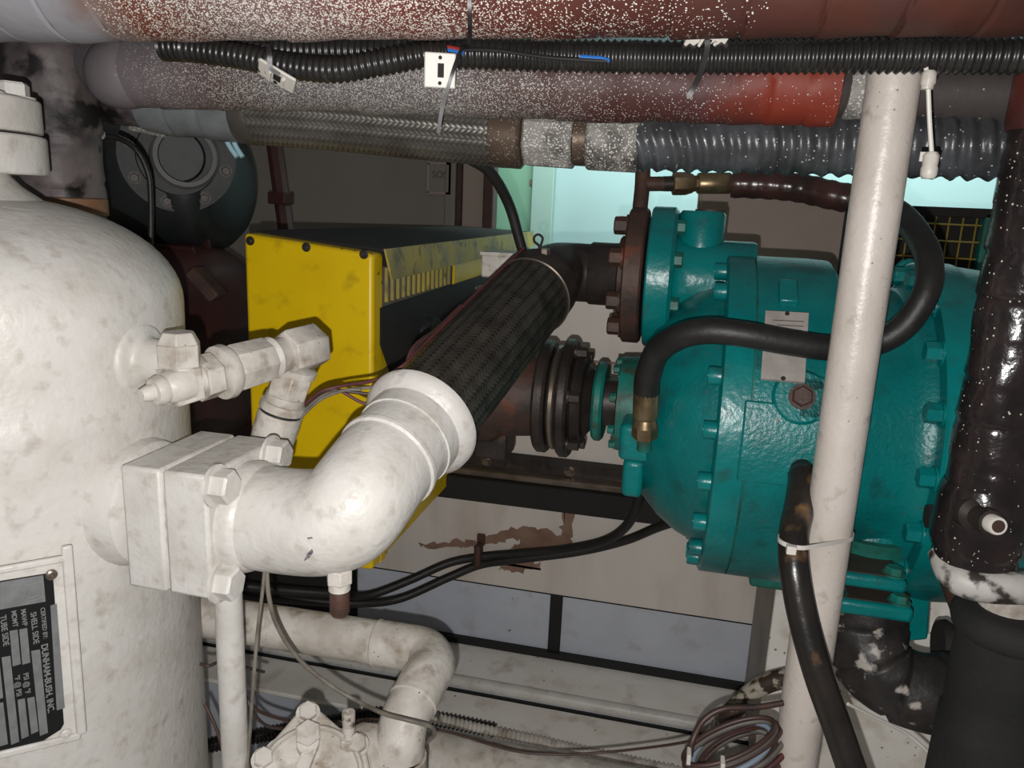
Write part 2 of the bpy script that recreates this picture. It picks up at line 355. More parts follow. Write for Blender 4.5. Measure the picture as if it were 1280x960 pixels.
# scraped primer patches on the beige plate (thin paint patches, irregular outline)
def patch(pl, seed):
    rnd = random.Random(seed); q = [PY(a, b, YW) for a, b in pl]; out = []
    for i in range(len(q)):
        a, b = q[i], q[(i + 1) % len(q)]
        for k in range(6):
            p = a.lerp(b, k / 6); p = p + X * rnd.uniform(-.007, .007) + Z * rnd.uniform(-.007, .007); out.append(Vector((p.x, YW - 0.0012, p.z)))
    return M().slab(out, Y * 0.002)
for i, pl in enumerate([[(598, 672), (640, 660), (672, 660), (700, 668), (705, 640), (704, 626), (718, 626), (714, 660), (712, 682), (680, 690), (650, 698), (640, 686), (655, 672), (625, 678), (600, 680)],
                        [(525, 680), (560, 676), (597, 674), (597, 684), (570, 684), (535, 686)], [(622, 704), (660, 700), (676, 704), (674, 712), (640, 716), (624, 712)]]):
    struct('primer_patch', patch(pl, i), RUSTST, wl, smooth=20)
# steel rail bolted along the wall
rz0 = PY(700, 608, YW).z; rz1 = PY(700, 586, YW).z
rx0 = PY(520, 580, YW).x; rx1 = 1.6
rail = thing('wall_rail', 'dark oily steel rail bolted along the beige wall behind the coupling', 'rail', ((rx0 + rx1) / 2, YW - 0.03, rz0))
web_ = obj('web', M().boxw(rx0, rx1, YW - 0.012, YW + 0.0, rz0 - 0.03, rz1 + 0.03), DARKST, rail, bevel=0.003)
obj('lip', M().boxw(rx0, rx1, YW - 0.05, YW - 0.010, rz1 - 0.030, rz1 - 0.012), BRIGHTST, rail, bevel=0.003)
obj('lower_flange', M().boxw(rx0, rx1, YW - 0.065, YW - 0.012, rz0 - 0.045, rz1 - 0.031), DARKIN, rail, bevel=0.003)
for px, py in ((608, 576), (712, 589), (795, 600)):
    p = PY(px, py, YW - 0.012); bolt(web_, p, -Y, 0.011, 0.012, BRIGHTST)
# shelf strip on the wall
q0 = PY(742, 452, YW); struct('trim_1', M().boxw(q0.x, q0.x + 0.35, YW - 0.03, YW, q0.z - 0.01, q0.z + 0.004), CABIN, bevel=0.002)

# far bulkhead of the walkway and the near side of it
struct('wall_left', M().boxw(-3.25, -3.2, 0.2, YF, ZF, 2.5), WALLW)
struct('wall_back', M().boxw(-2.6, 2.6, YF, YF + 0.05, ZF, 2.5), CYANW)
wg = struct('wall_green', M().boxw(PY(600, 240, YF).x, PY(668, 240, YF).x, YF - 0.02, YF, ZF, 2.5), GREENW)
struct('trim_2', M().boxw(PY(667, 240, YF).x, PY(694, 240, YF).x, YF - 0.045, YF, ZF, 2.5), mat('pale_green_pillar', (170, 196, 186), rough=0.5), bevel=0.004)
for py in (200, 228):
    p = PY(666, py, YF - 0.02); struct('hinge', M().boxw(p.x - 0.012, p.x + 0.006, YF - 0.03, YF - 0.02, p.z - 0.01, p.z + 0.012), RUSTST, wg)
YN = 2.72
wn = struct('wall_near', M().boxw(-3.2, PY(556, 240, YN).x, YN, YN + 0.04, ZF, 2.5), WALLW)
x0 = PY(578, 240, YN).x; x1 = PY(604, 240, YN).x
struct('panel', M().boxw(x0, x1, YN + 0.005, YN + 0.04, ZF, 2.5), CABIN, wn)
fx = PY(571, 240, YN).x
struct('post_frame', M().boxw(PY(557, 240, YN).x, PY(570, 240, YN).x, YN - 0.012, YN + 0.04, ZF, 2.5), WALLW, wn, bevel=0.004)
struct('post_frame', M().boxw(PY(571, 240, YN).x, PY(577, 240, YN).x, YN - 0.004, YN + 0.04, ZF, 2.5), RUSTY, wn, bevel=0.002)
struct('edge_post', M().boxw(PY(605, 240, YN).x, PY(618, 240, YN).x, YN - 0.015, YN + 0.05, ZF, 2.5), RUSTY, wn, bevel=0.004)
# small framed notice with worn brown lettering
s0 = PY(537, 204, YN); s1 = PY(563, 242, YN)
sign = thing('wall_notice', 'small faded framed notice with brown letters on the off-white panel', 'sign', ((s0.x + s1.x) / 2, YN, s1.z))
obj('board', M().boxw(s0.x, s1.x, YN - 0.006, YN, s1.z, s0.z), WALLW, sign)
for a in (M().boxw(s0.x - .004, s1.x + .004, YN - 0.012, YN, s0.z - .004, s0.z + .004), M().boxw(s0.x - .004, s1.x + .004, YN - 0.012, YN, s1.z - .004, s1.z + .004),
          M().boxw(s0.x - .004, s0.x + .004, YN - 0.012, YN, s1.z, s0.z), M().boxw(s1.x - .004, s1.x + .004, YN - 0.012, YN, s1.z, s0.z)):
    obj('frame', a, CABIN, sign)
obj('lettering', text_mesh('SOS', 0.032, Vector((s0.x + .013, YN - 0.0062, (s0.z + s1.z) / 2 + 0.002)), X, Z), mat('brown_print', (84, 58, 40), rough=0.7), sign)
# taupe cabinet behind the compressor
c0 = PY(874, 232, 2.44); c1 = PY(1075, 330, 2.44)
cb = thing('steel_cabinet', 'plain taupe cabinet standing behind the teal compressor', 'cabinet', ((c0.x + c1.x) / 2, 2.6, zbase))
obj('body', M().boxw(c0.x, c1.x + 0.05, 2.44, 2.80, ZF, c0.z), CABIN, cb, bevel=0.006)
obj('door', M().boxw(c0.x + 0.01, c1.x + 0.04, 2.43, 2.44, zbase + 0.05, c0.z - 0.01), CABIN, cb, bevel=0.003)
# mesh guard at the right, in a green frame
g0 = PY(1105, 262, 2.2); g1 = PY(1225, 352, 2.2)
gd = thing('mesh_guard', 'yellow wire mesh guard in dark green frame behind the black hose', 'guard', ((g0.x + g1.x) / 2, 2.2, g1.z))
obj('backing', M().boxw(g0.x - .08, g1.x + .2, 2.26, 2.28, g1.z - .3, g0.z), DARKIN, gd)
nx = 8
for i in range(nx):
    x = g0.x + (g1.x - g0.x) * i / nx
    obj('wire', M().sweep([(x, 2.2, g1.z - .2), (x, 2.2, g0.z)], 0.0022, 6), MESHY, gd)
for i in range(8):
    z = g0.z - 0.03 - i * 0.042
    obj('wire', M().sweep([(g0.x - .05, 2.196, z), (g1.x, 2.196, z)], 0.0022, 6), MESHY, gd)
obj('frame', M().boxw(g1.x - 0.02, g1.x + 0.03, 2.18, 2.21, g1.z - .3, g0.z), TEALDIRT, gd, bevel=0.003)
obj('frame', M().boxw(g0.x - .08, g1.x + .2, 2.18, 2.21, g0.z - 0.012, g0.z + 0.012), DARKIN, gd, bevel=0.003)
# pedestal under the compressor
p0 = PY(936, 760, YW)
ZL = zbase - 0.006
ped = thing('machine_pedestal', 'grey-white plate pedestal under the teal compressor', 'pedestal', (0.25, 1.8, ZL))
ptop = 0.80
pxl = p0.x + 0.01
pf = PX(962, 790, pxl).y
obj('side_plate', M().boxw(pxl, pxl + 0.015, pf, YW - 0.016, ZL, ptop), mat('shaded_side_paint', (150, 142, 134), (128, 118, 108), 8, rough=0.55, bump=0.1), ped, bevel=0.002)  # side plate coloured darker than the front, shade put into the paint
obj('front_plate', M().boxw(pxl, pxl + 0.75, pf - 0.012, pf, ZL, ptop), SKID, ped, bevel=0.003)
obj('top_plate', M().boxw(pxl - 0.01, pxl + 0.75, pf - 0.02, YW - 0.016, ptop, ptop + 0.015), SKID, ped, bevel=0.003)

# skid channels at the foot of the wall
lf = PZ(700, 868, ZL).y; Z2 = ZL - 0.042
xa, xb = -1.7, 1.9
ch = thing('skid_channel', 'white painted steel channel with rounded lip along the foot of the wall', 'beam', (0, (YW + lf) / 2, ZL - 0.12))
obj('top_flange', M().boxw(xa, xb, lf, YW - 0.012, ZL - 0.012, ZL), SKID, ch)
obj('lip', M().sweep([(xa, lf, ZL - 0.013), (xb, lf, ZL - 0.013)], 0.016, 14), WHITE, ch)
obj('web', M().boxw(xa, xb, lf + 0.0, lf + 0.012, Z2 - 0.06, ZL - 0.012), BLUEG, ch)
obj('gap_shade_strip', M().boxw(xa, xb, lf - 0.003, lf + 0.001, Z2 - 0.02, Z2 + 0.007), DARKGAP, ch)  # black strip paints in the shade of the gap under the lip
l2 = PZ(660, 926, Z2).y
ch2 = thing('lower_skid_channel', 'lower white skid channel with blue-grey web in front of the lipped one', 'beam', (0, l2, Z2 - 0.2))
obj('top_flange', M().boxw(xa, xb, l2, lf - 0.004, Z2 - 0.012, Z2), SKID, ch2, bevel=0.003)
obj('web', M().boxw(xa, xb, l2 + 0.01, l2 + 0.02, Z2 - 0.22, Z2 - 0.012), BLUEG, ch2)

# ------------------------------------------------------------------ pressure vessel
ta = P(-30, 500, 0.99); rr_ = ray(237, 500)
tx, ty = ta.x, ta.y
TR = abs((tx - CAM.x) * rr_.y - (ty - CAM.y) * rr_.x) / math.hypot(rr_.x, rr_.y)
TA = Vector((tx, ty, 0))
def surfT(px, py, r=TR):
    d = ray(px, py); ox = CAM.x - tx; oy = CAM.y - ty
    A = d.x ** 2 + d.y ** 2; B = 2 * (ox * d.x + oy * d.y); c = ox * ox + oy * oy - r * r
    return CAM + d * ((-B - math.sqrt(max(B * B - 4 * A * c, 0))) / (2 * A))
def ztank(py): return PY(232, py, ty).z
zd = ztank(400); dh = TR * 0.53
tank = thing('pressure_vessel', 'large white painted vertical pressure vessel with domed top', 'tank', (tx, ty, ZF))
prof = [(0, TR)]
zs = ztank(520)
prof += [(zs - 0.03 - ZF, TR), (zs - 0.012 - ZF, TR + 0.002), (zs - ZF, TR + 0.0035), (zs + 0.012 - ZF, TR + 0.001), (zs + 0.03 - ZF, TR - 0.001)]
for i in range(0, 17):
    a = i / 16 * math.pi / 2; prof.append((zd - ZF + dh * math.sin(a), max(TR * (math.cos(a) ** 0.88), 0.03)))
obj('shell', M().lathe((tx, ty, ZF), Z, prof, 96), WHITE, tank, smooth=60)
# top neck and bolted flange block
zdt = zd + dh
def tanr(px, py):
    r_ = ray(px, py); return abs((tx - CAM.x) * r_.y - (ty - CAM.y) * r_.x) / math.hypot(r_.x, r_.y)
fr = tanr(55, 165); nr0 = tanr(13, 240)
fz0 = PY(50, 219, ty).z; fz1 = PY(50, 166, ty).z; fz2 = PY(50, 119, ty).z

obj('neck', M().lathe((tx, ty, zdt - 0.03), Z, [(0, nr0 + .06), (0.025, nr0 + .032), (0.038, nr0 + .014), (0.05, nr0 + .003), (0.06, nr0), (fz0 - zdt + 0.03, nr0)], 32), WHITE, tank)
nf = obj('neck_flange', M().cyl((tx, ty, fz0), Z, fr + 0.003, fz1 - fz0 - 0.0015, 56), WHITE, tank, bevel=0.003)
tf = thing('top_flange_cover', 'white round cover flange bolted on top of the pressure vessel', 'flange', (tx, ty, fz1))
tfp = obj('plate', M().cyl((tx, ty, fz1 + 0.0015), Z, fr, fz2 - fz1 - 0.0015, 56), WHITE, tf, bevel=0.003)
obj('riser_pipe', M().cyl((tx, ty, fz2), Z, 0.058, 0.5), WHITE, tf)
for k in range(8):
    a = R(-12 + 45 * k); bolt(tfp, Vector((tx + math.cos(a) * (fr - 0.03), ty + math.sin(a) * (fr - 0.03), fz2)), Z, 0.021, 0.017, WHITE)
# side nozzle with saddle weld and inlet flange
zn = P(250, 648, 0.90).z; yn = ty - 0.015
xf0 = PY(166, 660, yn - 0.06).x; xf2 = PY(270, 670, yn - 0.06).x; xf1 = (xf0 + xf2) / 2 - 0.002
fh = 0.0735; PR = 0.060
obj('side_nozzle', M().lathe((xf0 + 0.002, yn, zn), -X, [(0, 0.052), (0.007, 0.052), (0.010, 0.055), (0.0135, 0.062), (0.015, 0.070), (0.019, 0.075), (0.026, 0.077), (0.04, 0.080), (0.15, 0.084)], 48), WHITE, tank, smooth=32)
obj('nozzle_flange', M().boxw(xf0, xf1 - 0.0015, yn - fh, yn + fh, zn - fh, zn + fh), WHITE, tank, bevel=0.004)
obj('gasket', M().boxw(xf1 - 0.002, xf1 + 0.002, yn - fh + 0.004, yn + fh - 0.004, zn - fh + 0.004, zn + fh - 0.004), WHITE2, tank)
# valve boss pad
vb = surfT(180, 449)
dirn = Vector((vb.x - tx, vb.y - ty, 0)).normalized()
vc = Vector((tx, ty, vb.z)) + dirn * TR
obj('valve_boss', M().lathe(vc - dirn * 0.02, dirn, [(0, 0.047), (0.015, 0.045), (0.019, 0.043), (0.022, 0.038), (0.023, 0.031), (0.026, 0.027), (0.032, 0.0255), (0.07, 0.025)], 32), WHITE, tank, smooth=70)
# nameplate on its bracket
pn0 = surfT(45, 815); dn = Vector((pn0.x - tx, pn0.y - ty, 0)).normalized()
PC = Vector((tx, ty, pn0.z)) + dn * (TR + 0.016)
def NP(px, py, off=0): return PP(px, py, PC + dn * off, dn)
plate_q = [(-70, 728), (84, 700), (103, 918), (-70, 962)]
br = obj('nameplate_bracket', M().slab([NP(*q) for q in plate_q], -dn * 0.012), WHITE, tank, bevel=0.002)
def bar(a, b, wd, off, name='bracket_rim'):
    a, b = NP(*a, off), NP(*b, off); t = (b - a).normalized(); s_ = t.cross(dn)
    return obj(name, M().slab([a - s_ * wd, b - s_ * wd, b + s_ * wd, a + s_ * wd], -dn * 0.006), WHITE, br, bevel=0.0025, seg=3)
bar((84, 683), (103, 919), 0.0055, 0.005)
bar((-70, 727), (83, 699), 0.004, 0.005); bar((-70, 962), (102, 921), 0.0045, 0.005)
bar((-70, 727), (-70, 962), 0.0045, 0.005)
npq = [(-70, 738), (66, 716), (80, 905), (76, 912), (40, 935), (-70, 952)]
npl = obj('nameplate', M().slab([NP(*q, 0.002) for q in npq], -dn * 0.0015), PLATEK, br)
def field(q, mt=PLATEG, name='field'): return None
fields = [[(0, 728), (54, 719), (57, 752), (0, 762)], [(-60, 740), (-4, 729), (-4, 763), (-60, 775)], [(63, 757), (71, 755), (81, 885), (71, 888)],
          [(12, 789), (22, 787), (26, 830), (16, 833)], [(24, 787), (34, 785), (38, 828), (28, 831)], [(39, 814), (50, 812), (60, 916), (50, 920)],
          [(2, 822), (13, 820), (24, 927), (14, 931)], [(-9, 826), (-1, 824), (4, 872), (-6, 876)], [(22, 875), (31, 873), (36, 920), (27, 924)], [(34, 873), (43, 871), (48, 914), (39, 918)],
          [(-6, 880), (4, 878), (10, 930), (0, 933)], [(-30, 800), (-16, 797), (-6, 940), (-20, 944)]]
mf = M()
for q in fields: obj('field', M().slab([NP(*p, 0.0026) for p in q], -dn * 0.0008), PLATEG, br)
dwn = (NP(66, 900, 0) - NP(50, 740, 0)); dwn = (dwn - dn * dwn.dot(dn)).normalized(); upt = dn.cross(dwn)
if upt.dot(X) < 0: upt = -upt
def line(body, px, py, size, bold=0.00008):
    t = text_mesh(body, size, NP(px, py, 0.0023), dwn, upt, 0.0002, bold); 
    obj('lettering', t, LETTER, br, smooth=20)
line('CERTIFIED BY:', 50.5, 760, 0.0060); line('DUNHAM-BUSH, INC.', 51.5, 806, 0.0089, 0.0002)
line('SHELL SIDE', 38, 766, 0.0078); line('MAWP', 26, 762, 0.0066); line('MDMT', 14, 764, 0.0066); line('TUBE SIDE', 0, 770, 0.0078)
line('PSI @ °F', 29, 842, 0.007); line('°F @ PSI', 18, 845, 0.007)
# stamped emblem: a stylised monogram in a ring with side tabs
def NL(pl, wd): 
    mm = M(); q = [NP(*p, 0.0032) for p in pl]
    mm.sweep(q, wd, 6); return mm
for pl in ([(30, 733), (44, 728), (51, 730), (53, 744), (47, 749), (32, 752), (28, 746), (27, 738), (30, 733)], [(24, 739), (24, 747)], [(36, 737), (46, 735)], [(36, 737), (37, 746)], [(46, 735), (47, 744)], [(33, 748), (50, 744)]):
    obj('emblem', NL(pl, 0.0009), LETTER, br)
for q in ((64, 718), (82, 917)):
    p = NP(q[0], q[1], 0.002); obj('rivet', M().lathe(p, dn, [(0, 0.006), (0.002, 0.006), (0.0035, 0.004), (0.0036, 0.0025), (0.0012, 0.002)], 16), BRIGHTST if q[1] < 800 else WHITE, br)

# ------------------------------------------------------------------ charging valve on the boss
vt = thing('service_valve', 'white painted angle service valve screwed into the vessel boss above the square flange', 'valve', vc)
va = vc + dirn * 0.048
def VA(px, o=0.0):   # points on the valve's long axis
    t = (px - 178) / 212; return P(px, 494 + (433 - 494) * t, 0.855 + 0.185 * t)
s_ = 1.24
b0 = VA(238); ax = (VA(390) - VA(178)).normalized(); up_ = (Z - ax * Z.dot(ax)).normalized()
obj('nipple', M().cyl(va, (VA(240) + Z * 0.008 - va), 0.024, (VA(240) - va).length, 20), WHITE2, vt)
obj('tee_body', M().cyl(b0 - ax * 0.035, ax, 0.0195, 0.07, 20).box(b0 - ax * 0.012, ax * 0.018, up_ * 0.020, ax.cross(up_) * 0.019), WHITE2, vt, bevel=0.002)
cp = VA(226)
obj('cap_nut', M().cyl(cp, Z, 0.018, 0.026, 18).hex(cp + Z * 0.022, Z, 0.0255, 0.026, ref=X, ch=0.0).lathe(cp + Z * 0.048, Z, [(0, 0.0255), (0.014, 0.018)], 6, ref=X), WHITE2, vt, bevel=0.0014)
st = VA(176)
obj('stem', M().lathe(st, ax, [(0, 0.007), (0.008, 0.0095), (0.014, 0.0095), (0.015, 0.015), (0.022, 0.018), (0.028, 0.0165), (0.034, 0.0205), (0.048, 0.021), (0.058, 0.0205)], 24), WHITE2, vt)
q = VA(262)
obj('lock_nut', M().hex(q - ax * 0.016, ax, 0.029, 0.024, ref=Z), WHITE2, vt, bevel=0.001)
obj('collar', M().lathe(q + ax * 0.010, ax, [(0, 0.024), (0.003, 0.0335), (0.012, 0.0345), (0.018, 0.031)], 28), WHITE2, vt)
barrel_l = (VA(338) - q).length
obj('hex_barrel', M().lathe(q + ax * 0.026, ax, [(0, 0.029), (0.006, 0.0315), (barrel_l - 0.034, 0.030), (barrel_l - 0.026, 0.025)], 8, ref=Z), WHITE2, vt, bevel=0.002)
q2 = VA(338)
obj('barrel_neck', M().lathe(q2 - ax * 0.004, ax, [(0, 0.025), (0.006, 0.028), (0.014, 0.024), (0.05, 0.023)], 24), WHITE2, vt)
q3 = VA(366)
el_n = obj('elbow_nut', M().lathe(q3 - ax * 0.012, ax, [(0, 0.030), (0.004, 0.032), (0.05, 0.0315), (0.055, 0.028)], 6, ref=Z), WHITE2, vt, bevel=0.0015)
e0 = VA(375); e1 = P(349, 522, dep(e0) + 0.02); da = (e1 - e0).normalized()
obj('outlet_nut', M().lathe(e0 + da * 0.022, da, [(0, 0.024), (0.003, 0.031), (0.012, 0.030)], 24), WHITE2, vt)
obj('outlet_hex', M().lathe(e0 + da * 0.033, da, [(0, 0.027), (0.004, 0.0295), (0.032, 0.028), (0.035, 0.025)], 6), WHITE2, vt, bevel=0.0015)
obj('outlet_sleeve', M().lathe(e0 + da * 0.066, da, [(0, 0.026), (0.006, 0.027), (0.010, 0.0255), (0.011, 0.030), (0.017, 0.031), (0.022, 0.030)], 24), WHITE2, vt)
obj('seal_ring', M().cyl(e0 + da * 0.087, da, 0.028, 0.006, 24), RUBBER, vt)
obj('outlet_tail', M().lathe(e0 + da * 0.092, da, [(0, 0.030), (0.03, 0.030), (0.07, 0.027)], 24), WHITE2, vt)

# ------------------------------------------------------------------ white elbow pipe with its flange
el = thing('discharge_elbow', 'thick white painted pipe elbow bolted to the vessel flange', 'pipe', (xf2 + 0.05, yn, zn - 0.08))
elf = obj('flange', M().boxw(xf1 + 0.0015, xf2, yn - fh, yn + fh, zn - fh, zn + fh), WHITE, el, bevel=0.004)
bo = 0.058
for sy, sz in ((-1, 1), (1, 1), (-1, -1), (1, -1)):
    bolt(elf, Vector((xf2, yn + sy * bo, zn + sz * bo)), X, 0.0195, 0.020, WHITE, washer=True, ref=(0, 0.4, 1))
zc_ = Vector((xf2, yn, zn))
H0 = P(522, 533, 0.985); H1 = P(664, 370, 1.31)
hd = (H1 - H0).normalized()
# elbow centreline: circle-like blend from +X to hose direction
start = zc_ + X * 0.025; end = H0 - hd * 0.078
b1 = []
kk = 0.122
for i in range(25):
    t = i / 24; a, b, c, d = start, start + X * kk, end - hd * kk * 0.85, end
    b1.append((1 - t) ** 3 * a + 3 * (1 - t) ** 2 * t * b + 3 * (1 - t) * t * t * c + t ** 3 * d)
ctr = [zc_ - X * 0.003] + b1
EB = 0.0615
obj('elbow', M().sweep(ctr, EB, 40), WHITE, el, smooth=60)
obj('weld_ring', M().lathe(zc_, X, [(0, EB + 0.004), (0.012, EB + 0.005), (0.02, EB + 0.002), (0.024, EB - 0.002)], 40, caps=False), WHITE, el)
obj('weld_bead', M().lathe(end - hd * 0.006, hd, [(0, EB - 0.001), (0.003, EB + 0.003), (0.008, EB + 0.0035), (0.012, EB - 0.001)], 40, caps=False), WHITE, el)
obj('hose_sleeve', M().lathe(end, hd, [(0, EB), (0.040, EB + 0.0005), (0.0405, EB + 0.0025), (0.066, EB + 0.003), (0.072, EB + 0.009), (0.079, EB + 0.0155), (0.088, EB + 0.0165), (0.093, EB + 0.013)], 48), WHITE, el)
from mathutils.bvhtree import BVHTree
def hit(mm, px, py):
    t = BVHTree.FromPolygons(mm.v, mm.f); l, nrm, i, d = t.ray_cast(CAM, ray(px, py).normalized())
    return l, (nrm if nrm.dot(CAM - l) > 0 else -nrm)
em = M().sweep(ctr, EB, 40)
SCR = mat('scuffed_purple_mark', (92, 78, 92), (150, 140, 144), 200, rough=0.6)
for c_px in ([(380, 701), (384, 692), (390, 686), (392, 690), (386, 698)], [(384, 672), (390, 671), (391, 673), (385, 674)]):
    hs = [hit(em, *q) for q in c_px]; n0 = hs[0][1]
    obj('scuff_mark', M().slab([h[0] + h[1] * 0.0004 for h in hs], -n0 * 0.003), SCR, el)
dr0 = P(424, 700, 0.865)
drn = thing('drain_plug', 'small white hex drain fitting with rusty nipple under the white elbow', 'plug', P(425, 760, 0.865))
obj('hex_nut', M().cyl(dr0 + Z * 0.012, -Z, 0.011, 0.03, 18).hex(dr0 - Z * 0.010, -Z, 0.0155, 0.018, ref=X), WHITE2, drn, bevel=0.001)
obj('collar', M().cyl(dr0 - Z * 0.026, -Z, 0.0125, 0.010, 20), WHITE2, drn)
obj('nipple', M().lathe(dr0 - Z * 0.034, -Z, [(0, 0.0095), (0.006, 0.0112), (0.03, 0.0115), (0.034, 0.009)], 20), RUSTY, drn)

# ------------------------------------------------------------------ braided hose
bh = thing('braided_hose', 'thick black steel-braided flexible hose running from white elbow to compressor inlet', 'hose', H0.lerp(H1, 0.5) - Z * 0.07)
hp = [H0 - hd * 0.0, H1]
hpath = [H0.lerp(H1, i / 30) for i in range(31)]
HR = 0.0655
obj('core', M().sweep(hpath, HR - 0.0022, 48), BRAIDBACK, bh)
br_ = obj('braid', braid(hpath, HR, 48, 15.0, 0.0062, 0.0011, 0.0035), STEELBRAID, bh, smooth=50); br_['kind'] = 'stuff'
obj('end_ferrule', M().lathe(H1 - hd * 0.005, hd, [(0, HR + 0.0025), (0.002, HR + 0.004), (0.05, HR + 0.003), (0.056, HR - 0.004), (0.075, HR - 0.012)], 48), DARKST, bh)
obj('ferrule_ring', M().lathe(H1 - hd * 0.006, hd, [(0, HR + 0.0035), (0.0015, HR + 0.0055), (0.003, HR + 0.0035)], 48, caps=False), BRIGHTST, bh)
# black inlet elbow and flange
FC = P(794, 345, 1.42)
ip = thing('inlet_pipe', 'black oily pipe elbow with rusty bolted flange at the compressor inlet', 'pipe', FC - Z * 0.14)
h2 = H1 + hd * 0.065
st_ = FC - X * 0.06
bp = []
for i in range(17):
    t = i / 16; a, b, c, d = h2, h2 + hd * 0.055, st_ - X * 0.085, st_
    bp.append((1 - t) ** 3 * a + 3 * (1 - t) ** 2 * t * b + 3 * (1 - t) * t * t * c + t ** 3 * d)
obj('pipe', M().sweep(bp, [0.054] * 17, 32), DARKST, ip, smooth=60)
obj('sleeve', M().lathe(st_ - X * 0.025, X, [(0, 0.055), (0.004, 0.058), (0.05, 0.058), (0.06, 0.064), (0.066, 0.064)], 32), DARKST, ip)
obj('backing_ring', M().lathe(FC - X * 0.030, X, [(0, 0.068), (0.003, 0.072), (0.014, 0.072)], 40), RUSTY, ip)
ipf = obj('flange', M().lathe(FC - X * 0.016, X, [(0, 0.119), (0.003, 0.123), (0.030, 0.123), (0.034, 0.119)], 48), RUSTY, ip)
for k in range(8):
    a = R(22.5 + 45 * k); bolt(ipf, FC - X * 0.016 + Y * 0.098 * math.cos(a) + Z * 0.098 * math.sin(a), -X, 0.016, 0.022, RUSTY)

# ------------------------------------------------------------------ teal compressor
cc = P(912, 517, 1.40); CY = cc.y; CZ = cc.z
def ax_(px): return PY(px, 517 + (px - 912) * 0.1, CY).x
K = 1.4 / FPX
comp = thing('compressor', 'large teal painted screw compressor with round bolted flanges', 'compressor', (ax_(1020), CY, CZ - 0.32))
RR = 0.285
axs = lambda px, py, r: PY(px, py, CY - r).x
xs = [axs(768, 512, .09) - 0.012, axs(800, 540, .13), axs(897, 525, .27), axs(938, 525, .285), axs(1190, 480, .27), 0]
def onc(x, ang, r): return Vector((x, CY - r * math.cos(ang), CZ + r * math.sin(ang)))   # ang 0 faces the camera side
obj('end_bell', M().lathe((xs[1] - 0.01, CY, CZ), X, [(0, 0.09), (0.004, 0.13), (0.02, 0.165), (0.05, 0.197), (0.085, 0.222), (xs[2] - xs[1], 0.236), (xs[2] - xs[1] + 0.012, 0.24)], 64), TEAL, comp, smooth=60)
seal_ = obj('seal_housing', M().lathe((xs[0] + 0.012, CY, CZ), X, [(0, 0.060), (0.002, 0.088), (0.030, 0.090), (0.05, 0.09), (0.075, 0.10)], 40), TEALDIRT, comp)
for k in range(8):
    a = R(20 + 45 * k); bolt(seal_, Vector((xs[0] + 0.012, CY - 0.078 * math.cos(a), CZ + 0.078 * math.sin(a))), -X, 0.008, 0.010, TEALDIRT)
# lower lug under the hose fitting
lg = P(795, 575, 1.30)
obj('port_boss', M().box(P(797, 545, 1.33), X * 0.028, Y * 0.05, Z * 0.032), TEALSM, comp, bevel=0.010, seg=3)
obj('bell_rib', M().box(P(793, 588, 1.36), X * 0.018, Y * 0.05, Z * 0.034), TEALSM, comp, bevel=0.010, seg=3)
# main bolting ring
fring = obj('front_ring', M().lathe((xs[2], CY, CZ), X, [(0, RR - 0.006), (0.003, RR), (xs[3] - xs[2] - 0.001, RR), (xs[3] - xs[2], RR - 0.003)], 96), TEALSM, comp)
for k in range(20):
    a = R(-82 + 18 * k)
    socket(fring, onc(xs[2] + 0.001, a, 0.262), -X, 0.0145, 0.020, TEALSM)
obj('joint_line', M().lathe((xs[3] - 0.001, CY, CZ), X, [(0, RR - 0.004), (0.004, RR - 0.004)], 80), TEALDIRT, comp)
obj('main_casing', M().lathe((xs[3] + 0.002, CY, CZ), X, [(0, RR), (0.09, RR), (0.12, RR - 0.002), (0.14, RR - 0.030), (0.16, RR - 0.040), (xs[4] - xs[3] - 0.03, RR - 0.045), (xs[4] - xs[3] - 0.01, RR - 0.03), (xs[4] - xs[3], RR - 0.03)], 96), TEAL, comp, smooth=40)
rring = obj('rear_ring', M().lathe((xs[4], CY, CZ), X, [(0, RR), (0.004, RR + 0.004), (0.05, RR + 0.004), (0.06, RR), (0.25, RR - 0.02)], 96), TEALSM, comp)
for k in range(18):
    a = R(-80 + 20 * k); p = onc(xs[4] + 0.001, a, 0.266)
    bolt(rring, p, -X, 0.0155, 0.020, TEALSM)
# raised rectangular cover pad on the casing, curved with it
def pad(x0, x1, a0, a1, r0, r1, name, mt, bev=0.003):
    vs = []; fs = []; n = 10
    for i in range(n + 1):
        a = R(a0 + (a1 - a0) * i / n)
        vs += [onc(x0, a, r0), onc(x1, a, r0), onc(x1, a, r1), onc(x0, a, r1)]
    for i in range(n):
        b = 4 * i
        for j in range(4): fs.append((b + j, b + (j + 1) % 4, b + 4 + (j + 1) % 4, b + 4 + j))
    fs += [(0, 1, 2, 3), tuple(4 * n + j for j in (3, 2, 1, 0))]
    return obj(name, M().add(vs, fs), mt, comp, bevel=bev, smooth=50)
def angz(py, px=970): # angle on the casing's near face for an image row
    best = None
    for i in range(-89, 90):
        p = onc(ax_(px), R(i), RR); q = ROT.transposed() @ (p - CAM); y_ = 480 - FPX * q.y / -q.z
        if best is None or abs(y_ - py) < best[0]: best = (abs(y_ - py), i)
    return best[1]
def surf(px, py, r=RR):
    """point on the casing (radius r) seen at a pixel"""
    d = ray(px, py); oy = CAM.y - CY; oz = CAM.z - CZ
    A = d.y ** 2 + d.z ** 2; B = 2 * (oy * d.y + oz * d.z); Cc = oy * oy + oz * oz - r * r
    D = B * B - 4 * A * Cc
    t = (-B - math.sqrt(max(D, 0))) / (2 * A); return CAM + d * t
a_ = lambda p: math.degrees(math.atan2(p.z - CZ, CY - p.y))
pa, pb = surf(930, 500), surf(1015, 610)
